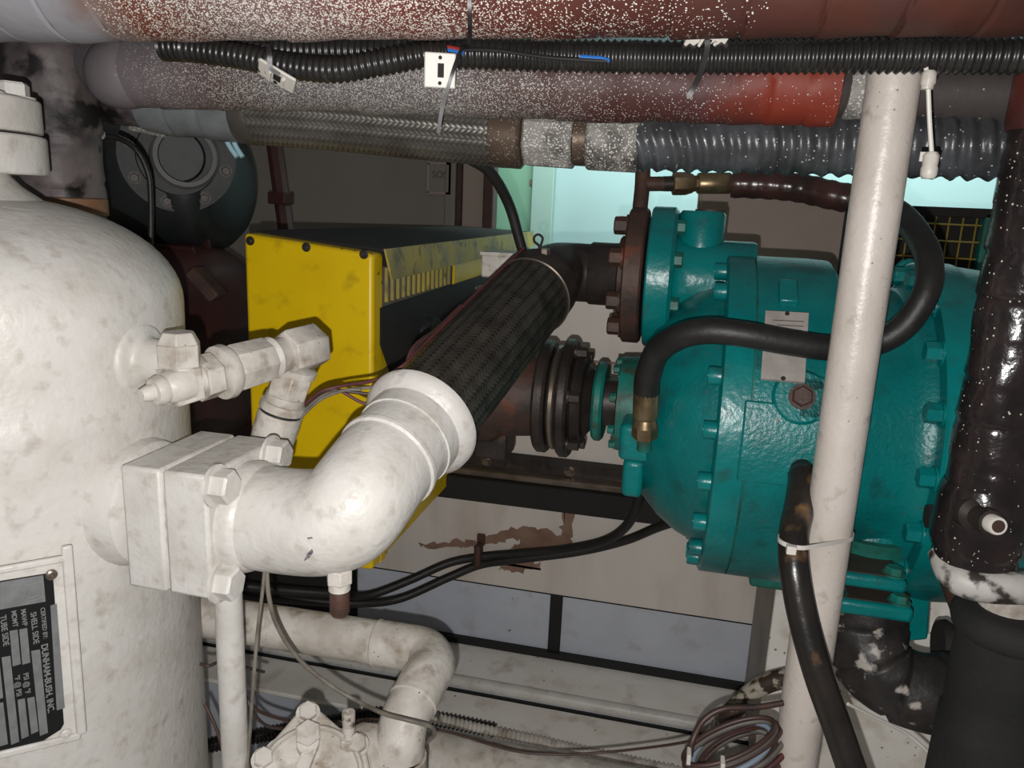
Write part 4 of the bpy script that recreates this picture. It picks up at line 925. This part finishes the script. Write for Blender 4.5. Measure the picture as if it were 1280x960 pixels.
obj('head', M().hex(P(1158, 645, 1.06), X, 0.017, 0.02), DARKIN, kn); obj('stem', M().cyl(P(1166, 645, 1.06), X, 0.009, 0.04, 12), DARKIN, kn)
wf = thing('white_valve_neck', 'white painted pipe branch with cracked paint below the taped riser', 'pipe', P(1225, 760, 1.0))
obj('saddle', M().sweep(catmull(pts((1172, 690, 1.03), (1190, 718, 1.0), (1225, 732, 0.98), (1275, 735, 0.97), (1330, 735, 0.97)), 6), [m(12 + min(i, 8), 1.0) for i in range(25)], 20), PATCHW and mat('cracked_white_paint', (190, 186, 180), (150, 146, 140), 16, rough=0.5, bump=0.4, bscale=50, dirt=(58, 50, 46), dscale=34, dthr=(0.50, 0.60)), wf, smooth=60)
obj('neck', M().cyl(P(1262, 735, 1.0), -Z, 0.033, 0.06, 24), WHITE2, wf)
fo = thing('foam_sleeve', 'thick black foam insulated column in the corner under the white branch', 'insulation', P(1240, 1010, 1.0))
fz = P(1270, 752, 1.0)
obj('rim', M().lathe(Vector((fz.x, fz.y, fz.z - 0.01)), -Z, [(0, 0.045), (0.004, 0.066), (0.02, 0.072), (0.034, 0.068), (0.04, 0.060)], 36), FOAM, fo, smooth=60)
obj('sleeve', M().lathe(Vector((fz.x, fz.y, fz.z - 0.045)), -Z, [(0, 0.060), (0.08, 0.062), (0.12, 0.060), (0.13, 0.064), (0.3, 0.066), (0.31, 0.062), (fz.z - 0.045 - ZF, 0.062)], 36), FOAM, fo, smooth=60)
# lower wrapped elbow
le = thing('wrapped_elbow', 'black and white flaking wrapped pipe elbow under the compressor outlet', 'pipe', P(1120, 890, 1.16))
lep = catmull(pts((1086, 745, 1.19), (1084, 790, 1.185), (1090, 822, 1.175), (1112, 848, 1.165), (1150, 862, 1.15), (1200, 868, 1.14), (1260, 872, 1.13)), 10)
obj('wrap', M().sweep(lep, wrapfn(m(46, 1.17), 0.05, 0.003, 0.0018, 21), 32), PATCHW, le, smooth=60)
rt_ = thing('green_fitting', 'grimy grey-green pipe fitting between wrapped elbow and foam column', 'fitting', P(1190, 840, 1.25))
obj('body', M().lathe(P(1178, 810, 1.25), X, [(0, 0.03), (0.005, 0.034), (0.03, 0.034), (0.035, 0.026), (0.07, 0.024), (0.075, 0.036), (0.12, 0.036)], 24), TEALDIRT, rt_)
obj('rim', M().lathe(P(1172, 805, 1.25), X, [(0, 0.038), (0.012, 0.041), (0.02, 0.036)], 24), DARKIN, rt_)
obj('bracket', M().sweep(pts((1175, 690, 1.12), (1190, 730, 1.13), (1205, 770, 1.15), (1216, 800, 1.17)), 0.016, 10), RUSTY, rt_)

# ------------------------------------------------------------------ left background
lv = thing('left_insulated_riser', 'patchy grey insulated vertical pipe behind the vessel top flange', 'pipe', P(70, 290, 1.25))
lvp = [P(78, 60, 1.25), P(78, 90, 1.25), P(80, 150, 1.25), P(84, 210, 1.25), P(87, 300, 1.25)]
base_l = P(80, 270, 1.25)
lpz = [Vector((base_l.x, base_l.y, base_l.z - 0.15 + i * 0.006)) for i in range(78)]
obj('insulation', M().sweep(lpz, wrapfn(0.062, 0.07, 0.002, 0.0018, 31), 32), GREYPATCH, lv, smooth=60)
obj('rust_band', M().lathe((base_l.x, base_l.y, P(92, 270, 1.25).z), Z, [(0, 0.061), (0.002, 0.066), (0.028, 0.066), (0.03, 0.061)], 32), mat('rust_tape', (134, 98, 70), (90, 66, 52), 20, rough=0.6, bump=0.2), lv)
tpp = P(55, 62, 1.22)
obj('elbow_top', M().sweep(catmull([lpz[-1] - Z * 0.02, lpz[-1] + Z * 0.03, lpz[-1] + Z * 0.06 - X * 0.06, lpz[-1] + Z * 0.07 - X * 0.2], 8), 0.064, 28), GREYPATCH, lv, smooth=60)
lc_ = thing('thin_black_cable', 'thin black cable with ring lug curving down beside the grey riser', 'cable', P(190, 300, 1.3))
obj('cable', M().sweep(catmull(pts((130, 170, 1.28), (148, 173, 1.28), (168, 185, 1.28), (182, 208, 1.29), (188, 240, 1.3), (188, 330, 1.32), (186, 420, 1.35)), 8), m(3.4, 1.3), 10), RUBBER, lc_, smooth=60)
obj('lug', M().cyl(P(124, 168, 1.27), (CAM - P(124, 168, 1.27)), 0.009, 0.006, 14), DARKST, lc_)
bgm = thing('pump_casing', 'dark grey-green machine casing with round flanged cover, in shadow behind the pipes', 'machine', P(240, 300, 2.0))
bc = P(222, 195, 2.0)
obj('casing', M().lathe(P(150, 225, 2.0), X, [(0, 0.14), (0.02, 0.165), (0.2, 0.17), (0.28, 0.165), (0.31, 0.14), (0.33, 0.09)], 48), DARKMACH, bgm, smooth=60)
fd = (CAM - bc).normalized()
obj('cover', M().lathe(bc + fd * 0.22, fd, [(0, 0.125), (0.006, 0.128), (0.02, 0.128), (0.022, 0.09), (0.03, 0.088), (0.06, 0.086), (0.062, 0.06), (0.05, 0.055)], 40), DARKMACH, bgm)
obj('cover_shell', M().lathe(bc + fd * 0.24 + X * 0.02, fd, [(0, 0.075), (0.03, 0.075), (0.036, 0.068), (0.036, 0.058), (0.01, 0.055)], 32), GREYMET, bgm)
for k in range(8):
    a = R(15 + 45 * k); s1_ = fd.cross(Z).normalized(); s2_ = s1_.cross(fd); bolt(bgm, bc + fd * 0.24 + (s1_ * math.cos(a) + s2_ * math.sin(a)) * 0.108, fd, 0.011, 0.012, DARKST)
obj('flat_bar', M().box(P(184, 161, 1.6), (P(204, 165, 1.6) - P(184, 161, 1.6)) * 1.1, Y * 0.003, Z * 0.010), SPRAYW, bgm)
hk = thing('lit_gap_sliver', 'two added pale blue slivers standing in for lit wall behind the dark casing', 'strap', PY(292, 196, YH))  # added slivers, coloured like the lit wall seen through the gap
for a, b in (((281, 168), (296, 196)), ((290, 168), (303, 196))):
    p, q = PY(*a, YH), PY(*b, YH); mid = (p + q) / 2 + X * -0.003
    obj('strip', M().sweep(catmull([p + Z * 0.02, p, mid, q], 5), [0.004] * 16, 8), BLUEGL, hk)
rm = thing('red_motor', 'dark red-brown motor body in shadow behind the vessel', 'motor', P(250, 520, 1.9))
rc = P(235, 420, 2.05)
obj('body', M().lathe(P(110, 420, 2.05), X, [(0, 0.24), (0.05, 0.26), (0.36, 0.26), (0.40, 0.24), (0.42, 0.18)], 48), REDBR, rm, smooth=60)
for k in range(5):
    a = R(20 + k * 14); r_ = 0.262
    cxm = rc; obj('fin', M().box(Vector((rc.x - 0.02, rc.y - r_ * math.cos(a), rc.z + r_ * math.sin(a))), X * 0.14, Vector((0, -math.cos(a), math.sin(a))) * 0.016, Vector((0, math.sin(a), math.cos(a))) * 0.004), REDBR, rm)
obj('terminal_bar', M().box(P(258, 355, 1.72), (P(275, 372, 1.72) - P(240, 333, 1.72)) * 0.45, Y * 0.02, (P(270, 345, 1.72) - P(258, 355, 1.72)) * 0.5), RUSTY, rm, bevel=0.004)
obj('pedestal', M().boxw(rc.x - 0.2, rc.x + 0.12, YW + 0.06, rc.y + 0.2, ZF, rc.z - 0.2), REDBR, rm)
# brown strut
s_t = P(340, 160, 2.45); s_b = P(358, 292, 2.45)
sb = thing('brown_strut', 'reddish brown steel strut leaning before the off-white panel', 'strut', s_b)
obj('bar', M().sweep([s_t + (s_t - s_b) * 0.3, s_b + (s_b - s_t) * ((s_b.z - ZF) / (s_t.z - s_b.z))], 0.026, 8), REDBR, sb)
jt = P(351, 248, 2.43); obj('joint', M().box(jt, X * 0.03, Y * 0.03, Z * 0.018), REDBR, sb, bevel=0.004)
# black cable from overhead to hose
top('power_cable', M().sweep(catmull([PY(560, 188, 1.25), PY(590, 200, 1.27), PY(615, 218, 1.3), PY(636, 255, 1.34), PY(648, 295, 1.36), PY(656, 325, 1.37), PY(662, 355, 1.38)], 8), 0.0095, 14), RUBBER, 'thick black cable arching down from the overhead hose to the braided hose end', 'cable', smooth=60)
pin = thing('spring_pin', 'black wire spring pin beside a bolt on the braided hose end', 'pin', P(676, 318, 1.30))
pl0 = catmull(pts((674, 322, 1.31), (674, 308, 1.31), (668, 302, 1.31), (668, 296, 1.31), (673, 293, 1.31), (678, 297, 1.31), (677, 304, 1.31), (673, 312, 1.31)), 6)
obj('wire', M().sweep(pl0, 0.0022, 8), DARKIN, pin); bolt(pin, P(681, 321, 1.30), Z, 0.009, 0.012, BRIGHTST)
jb = thing('junction_box', 'grubby off-white junction box behind the braided hose end', 'box', P(640, 350, 1.50))
obj('body', M().box(P(640, 332, 1.52), X * 0.05, Y * 0.05, Z * 0.022), WHITE2, jb, bevel=0.004); obj('lid', M().box(P(640, 332, 1.52) + Z * 0.024, X * 0.052, Y * 0.052, Z * 0.003), WHITE2, jb)
obj('tab', M().box(P(607, 360, 1.48), X * 0.015, Y * 0.02, Z * 0.003), BRIGHTST, jb)
# maroon wires along the hose top and white-painted ends
cr_ = ROT @ Vector((1, 0, 0)); cu_ = ROT @ Vector((0, 1, 0)); cb2 = ROT @ Vector((0, 0, 1))
def onhose(t, l, u, b, e=0.003):
    n_ = -cr_ * l + cu_ * u + cb2 * b; n_ = (n_ - hd * n_.dot(hd)).normalized(); return H0.lerp(H1, t) + n_ * (HR + e)
wl_ = [[onhose(1.12, .5, .7, .5, .006), onhose(.9, .7, .6, .38), onhose(.7, .75, .6, .25), onhose(.5, .75, .6, .2), onhose(.3, .75, .6, .2), onhose(.16, .75, .6, .15)] + pts((470, 475, 1.04), (430, 482, 1.05), (400, 490, 1.05), (375, 512, 1.06), (364, 526, 1.06)),
       [onhose(1.10, .55, .7, .45, .006), onhose(.88, .75, .6, .28), onhose(.68, .8, .6, .15), onhose(.48, .8, .6, .1, .006), onhose(.28, .8, .6, .05, .008)] + pts((500, 480, 1.06), (470, 492, 1.06), (440, 490, 1.055), (408, 488, 1.05), (380, 508, 1.06), (366, 528, 1.06)),
       [onhose(.62, .8, .6, .2, .006), onhose(.45, .82, .6, 0, .008), onhose(.28, .82, .6, -.05, .012)] + pts((500, 492, 1.06), (478, 503, 1.06), (455, 504, 1.06), (425, 488, 1.055))]
for i, a in enumerate(wl_):
    top('sensor_wire', M().sweep(catmull(a, 8), 0.0024, 8), (WIREMAR, WIREBR, WIREMAR)[i], ('maroon sensor wire lying on top of the thick braided hose', 'brown sensor wire drooping from the braided hose towards the service valve', 'short maroon wire tail looping off the braided hose')[i], 'wire', smooth=60)
for i, a in enumerate([[(492, 481, 1.04), (465, 484, 1.04), (435, 487, 1.04), (405, 494, 1.045), (382, 512, 1.05), (365, 530, 1.055)], [(452, 487, 1.035), (430, 488, 1.035), (400, 500, 1.04), (378, 520, 1.05), (367, 531, 1.055)]]):
    top('painted_wire', M().sweep(catmull(pts(*a), 6), 0.0022, 8), WIREG, ('upper white-spattered wire arching from the valve outlet', 'lower white-spattered wire arching from the valve outlet')[i], 'wire', smooth=60)

# ------------------------------------------------------------------ cables on the wall
cl = pts()
ca = [PY(800, 590, 1.633), PY(799, 620, 1.664), PY(785, 655, 1.707), PY(755, 676, 1.757), PY(700, 687, 1.807), PY(640, 692, 1.825), PY(600, 696, 1.825), PY(560, 704, 1.807), PY(510, 726, 1.757), PY(460, 744, 1.695), PY(420, 742, 1.633), PY(360, 738, 1.571), PY(300, 732, 1.509), PY(240, 726, 1.478)]
cb_ = [PY(850, 650, 1.757), PY(820, 660, 1.788), PY(780, 676, 1.813), PY(720, 690, 1.825), PY(640, 700, 1.825), PY(600, 706, 1.825), PY(560, 722, 1.800), PY(500, 748, 1.745), PY(450, 754, 1.683), PY(400, 752, 1.633), PY(330, 746, 1.571), PY(240, 738, 1.497)]
top('black_cable', M().sweep(catmull(ca, 8), 0.0115, 12), RUBBER, 'upper black cable curving down from the compressor and along the beige wall', 'cable', smooth=60)
top('black_cable', M().sweep(catmull(cb_, 8), 0.0115, 12), RUBBER, 'lower black cable clipped beneath its twin on the beige wall', 'cable', smooth=60)
k0 = PY(598, 694, YW - 0.03)
clp = thing('cable_clip', 'rusty metal saddle clip holding both black cables to the wall', 'clip', k0 - Z * 0.04)
obj('strap', M().box(k0, X * 0.010, Y * 0.018, Z * 0.032), RUSTY, clp, bevel=0.008, seg=3); obj('tab', M().box(k0 + Z * 0.036 + Y * 0.022, X * 0.010, Y * 0.006, Z * 0.014), RUSTY, clp)

# ------------------------------------------------------------------ low white pipes at bottom left
lp = thing('low_white_pipe', 'grimy white pipe with two elbows below the big white elbow', 'pipe', P(497, 1000, 1.0))
LR = m(27, 1.18)
pA = P(230, 766, 1.24); pB = P(470, 803, 1.185)
dxl = (pB - pA).normalized()
pC = P(548, 826, 1.15)
pD = P(523, 850, 1.10); pE = P(503, 900, 1.05); pF = Vector((pE.x, pE.y - 0.015, ZF))
obj('run', M().sweep([pA, pB], LR, 32), WHITE2, lp)
obj('elbow', M().sweep(catmull([pB, pB + dxl * 0.045, P(532, 815, 1.165), P(540, 832, 1.135), P(530, 850, 1.105), P(517, 876, 1.075)], 8), LR * 1.04, 32), WHITE2, lp, smooth=60)
obj('elbow', M().sweep(catmull([P(517, 876, 1.075), P(506, 898, 1.055), P(501, 925, 1.045), P(500, 945, 1.045)], 8), LR, 32), WHITE2, lp, smooth=60)
g_ = P(500, 943, 1.045)
obj('collar', M().lathe(g_, -Z, [(0, LR), (0.002, LR * 1.09), (0.035, LR * 1.09), (0.037, LR)], 32), WHITE2, lp)
obj('down_pipe', M().cyl(g_, -Z, LR * 1.0, g_.z - ZF, 32), WHITE2, lp)
dseam = (P(530, 850, 1.105) - P(540, 832, 1.135)).normalized()
for p, d in ((pB + dxl * 0.002, dxl), (P(517, 876, 1.075), (P(506, 898, 1.055) - P(530, 850, 1.105)).normalized())):
    obj('weld_bead', M().lathe(p - d * 0.003, d, [(0, LR * 1.0), (0.002, LR * 1.07), (0.005, LR * 1.07), (0.007, LR)], 32, caps=False), WHITE2, lp)
tv = P(290, 850, 0.98)
top('thin_white_pipe', M().lathe((tv.x, tv.y, ZF), Z, [(0, m(16.5, 0.98)), (P(290, 720, 0.98).z - ZF, m(16.5, 0.98))], 28), WHITE, 'thin white vertical pipe beside the vessel below the square flange', 'pipe')
bw = P(640, 968, 1.42)
bwp = [PY(250, 905, bw.y - 0.02), PY(1000, 1010, bw.y - 0.02)]
z_b = bw.z - 0.02
xlp = P(500, 930, 1.40).x
top('large_white_pipe', M().lathe((xlp, bw.y, z_b), X, [(0, 0.02), (0.006, 0.04), (0.02, 0.058), (0.04, 0.066), (0.06, 0.068), (1.3, 0.068)], 36), WHITE2, 'fat white pipe lying along the floor before the skid channels', 'pipe', smooth=60)
# corrugated conduit along the lower channel
l3 = lambda px, py, o=-0.012: PY(px, py, l2 + o)
cq = [l3(240, 936, -.10), l3(320, 920, -.06), l3(400, 906, -.03), l3(470, 893), l3(540, 898), l3(620, 913)]
cqo = corr(catmull(cq, 12), m(11, 1.45), 0.0026, 0.0105, 'floor_conduit', PLASTBLK, n=14, per=4); tag(cqo, 'black corrugated conduit lying along the lower skid channel behind the valve bonnet', 'conduit')
cq2 = corr(catmull([l3(540, 897, -.02), l3(640, 919, -.02), l3(720, 937, -.02), l3(880, 972, -.02)], 12), m(8, 1.45), 0.0024, 0.0105, 'painted_conduit', WHITE2, n=14, per=4); tag(cq2, 'white painted corrugated conduit along the front of the lower skid channel', 'conduit')
top('pale_cable_tie', M().box(l3(607, 928, -.034), X * 0.005, Y * 0.003, Z * 0.024), TIEW, 'white cable tie around the white painted conduit', 'cable tie', bevel=0.001)
# valve bonnet at the bottom edge
vv0 = P(385, 935, 0.98)
vn = ((CAM - vv0).normalized() * 0.8 + Z * 0.55).normalized()
vu = (X - vn * X.dot(vn)).normalized(); vw = vn.cross(vu)
def VP(px, py, o=0): return PP(px, py, vv0 + vn * o, vn)
vb_ = thing('valve_bonnet', 'grimy white flanged valve bonnet with bolts and square stem', 'valve', VP(390, 1010))
cor = [(318, 948), (330, 938), (378, 882), (394, 882), (440, 922), (456, 928), (468, 985), (450, 1040), (385, 1075), (330, 1040), (312, 1000)]
vpl = obj('plate', M().slab([VP(*q) for q in cor], -vn * 0.02), WHITE2, vb_, bevel=0.004, seg=3)
ctr_ = VP(388, 975)
obj('rim', M().lathe(ctr_, vn, [(0, 0.066), (0.006, 0.066), (0.009, 0.063), (0.009, 0.060), (0.004, 0.058), (0.003, 0.02)], 40), WHITE2, vb_)
for q in ((330, 950), (385, 892), (446, 932), (458, 1000), (322, 1010)): bolt(vpl, VP(*q), vn, 0.0125, 0.012, WHITE2)
obj('stem', M().cyl(VP(385, 935), vn, 0.014, 0.02, 16).hex(VP(385, 920, 0.012), vn, 0.017, 0.014, ref=Z).box(VP(383, 950, 0.01), vu * 0.008, vw * 0.014, vn * 0.008), WHITE2, vb_, bevel=0.001)
obj('lettering', text_mesh('AV', 0.014, VP(404, 948, 0.0035), (vu * 0.8 - vw * 0.6).normalized(), (vu * 0.6 + vw * 0.8).normalized(), 0.0008), WHITE2, vb_)
obj('body', M().lathe(ctr_ - vn * 0.02, -vn, [(0, 0.078), (0.03, 0.075), (0.08, 0.06)], 36), WHITE2, vb_)
pv_ = P(470, 945, 1.1); obj('outlet', M().lathe(ctr_ - vn * 0.04 , (P(480, 930, 1.05) - ctr_), [(0, 0.04), (0.08, 0.05), (0.1, 0.052), (0.13, 0.04)], 28), WHITE2, vb_, smooth=60)
sc = P(436, 928, 0.99)
svl = thing('schrader_port', 'small white and rusty capped port standing beside the valve bonnet', 'port', sc)
obj('hex_base', M().hex(sc - Z * 0.006, Z, 0.0125, 0.014), WHITE2, svl, bevel=0.001); obj('stem', M().lathe(sc + Z * 0.008, Z, [(0, 0.006), (0.008, 0.006), (0.009, 0.008), (0.018, 0.0078)], 14), WHITE2, svl)
obj('cap', M().lathe(sc + Z * 0.025, Z, [(0, 0.008), (0.018, 0.0085), (0.020, 0.008), (0.020, 0.004), (0.016, 0.003)], 14), mat('rust_white_cap', (180, 172, 162), rough=0.5, dirt=(66, 44, 32), dscale=90, dthr=(0.5, 0.6)), svl)
# hanging wires
hw = [([(332, 700, 0.97), (328, 740, 0.97), (322, 790, 0.97), (317, 850, 0.98), (312, 920, 1.0), (306, 980, 1.0)], WIREG, 'pale wire hanging straight down from behind the white elbow'),
      ([(333, 700, 0.97), (336, 745, 0.98), (348, 785, 1.0), (375, 825, 1.03), (415, 858, 1.05), (450, 878, 1.05), (480, 892, 1.0), (510, 900, 0.985), (538, 908, 1.0), (543, 918, 1.03), (533, 928, 1.06)], WIREG, 'grey-white wire swinging down and looping around the low white pipe'),
      ([(312, 878, 1.1), (330, 892, 1.12), (370, 902, 1.16), (430, 902, 1.2), (480, 900, 1.24), (560, 915, 1.28), (640, 938, 1.3), (700, 943, 1.3), (760, 940, 1.3), (830, 932, 1.26), (870, 925, 1.2)], WIREBR, 'brown wire trailing along the lower skid channel to the coiled bundle'),
      ([(306, 868, 1.1), (322, 898, 1.1), (345, 910, 1.15), (390, 908, 1.2), (440, 904, 1.3)], WIREBR, 'short dark wire drooping behind the thin white pipe'),
      ([(1060, 880, 1.06), (1090, 895, 1.08), (1130, 915, 1.1), (1160, 940, 1.1), (1200, 980, 1.1)], TIEW, 'white wire crossing the floor under the wrapped elbow'),
      ([(250, 830, 1.1), (262, 832, 1.1), (280, 828, 1.12), (330, 840, 1.2)], WIREBR, 'thin brown wire crossing behind the thin white pipe'),
      ([(256, 880, 1.05), (268, 905, 1.05), (278, 935, 1.05), (284, 980, 1.05)], WIREBR, 'thin brown wire dropping between the vessel and the thin pipe')]
for a, mt, lab in hw: top('hanging_wire' if 'hang' in lab or 'swing' in lab else 'stray_wire', M().sweep(catmull(pts(*a), 8), 0.0030 if 'grey-white' in lab else 0.0024, 8), mt, lab, 'wire', smooth=60)
# coiled bundle near the post foot
cbn = thing('wire_coil', 'coiled bundle of brown and grey wires tied at the foot of the post', 'wire coil', P(905, 975, 1.12))
cx0 = P(915, 945, 1.12)
GSH = mat('grey_sheath', (104, 98, 92), (78, 72, 66), 30, rough=0.5)
for i in range(15):
    rnd = random.Random(i + 40)
    w_ = 64 + rnd.uniform(-12, 8); h_ = 20 + i * 2.4 + rnd.uniform(-3, 3); ox = 916 + rnd.uniform(-5, 5) + i * 1.0; oy = 927 + i * 3.0; d_ = 1.12 + 0.004 * i
    rg = []
    for k in range(16):
        t = k / 16 * 2 * math.pi; lx = w_ * math.cos(t); ly = h_ * math.sin(t)
        rg.append(P(ox + lx * 0.93 + ly * 0.2, oy - lx * 0.36 + ly * 0.93, d_ - 0.03 * math.sin(t)))
    obj('loop', M().sweep(catmull(rg, 3, closed=True), 0.0036 + 0.001 * rnd.random(), 8, closed=True), (WIREBR, GSH, WIREBR, WIREBL, GSH, WIREBR, WIREMAR, WIREBR)[i % 8], cbn, smooth=60)
for q in ((861, 945, 1.10), (903, 956, 1.07)):
    obj('tie', M().box(P(*q), X * 0.003, Y * 0.010, Z * 0.008), TIEW, cbn, bevel=0.001)
obj('lead', M().sweep(catmull(pts((862, 945, 1.11), (866, 925, 1.11), (880, 900, 1.12), (905, 886, 1.12), (945, 884, 1.12), (982, 878, 1.12), (1012, 872, 1.12)), 8), 0.0045, 10), WIREBR, cbn, smooth=60)
top('mottled_hose', M().sweep(catmull([PZ(868, 955, Z2 + 0.018), PZ(885, 930, Z2 + 0.03), P(905, 902, 1.5), P(930, 874, 1.47), P(955, 856, 1.45), P(985, 847, 1.43), P(1030, 840, 1.40)], 8), 0.018, 16), mat('mottled_brown_paint_hose', (176, 168, 152), rough=0.6, bump=0.3, dirt=(60, 44, 34), dscale=40, dthr=(0.46, 0.54)), 'paint-mottled brown hose curving up behind the coiled wires', 'hose', smooth=60)
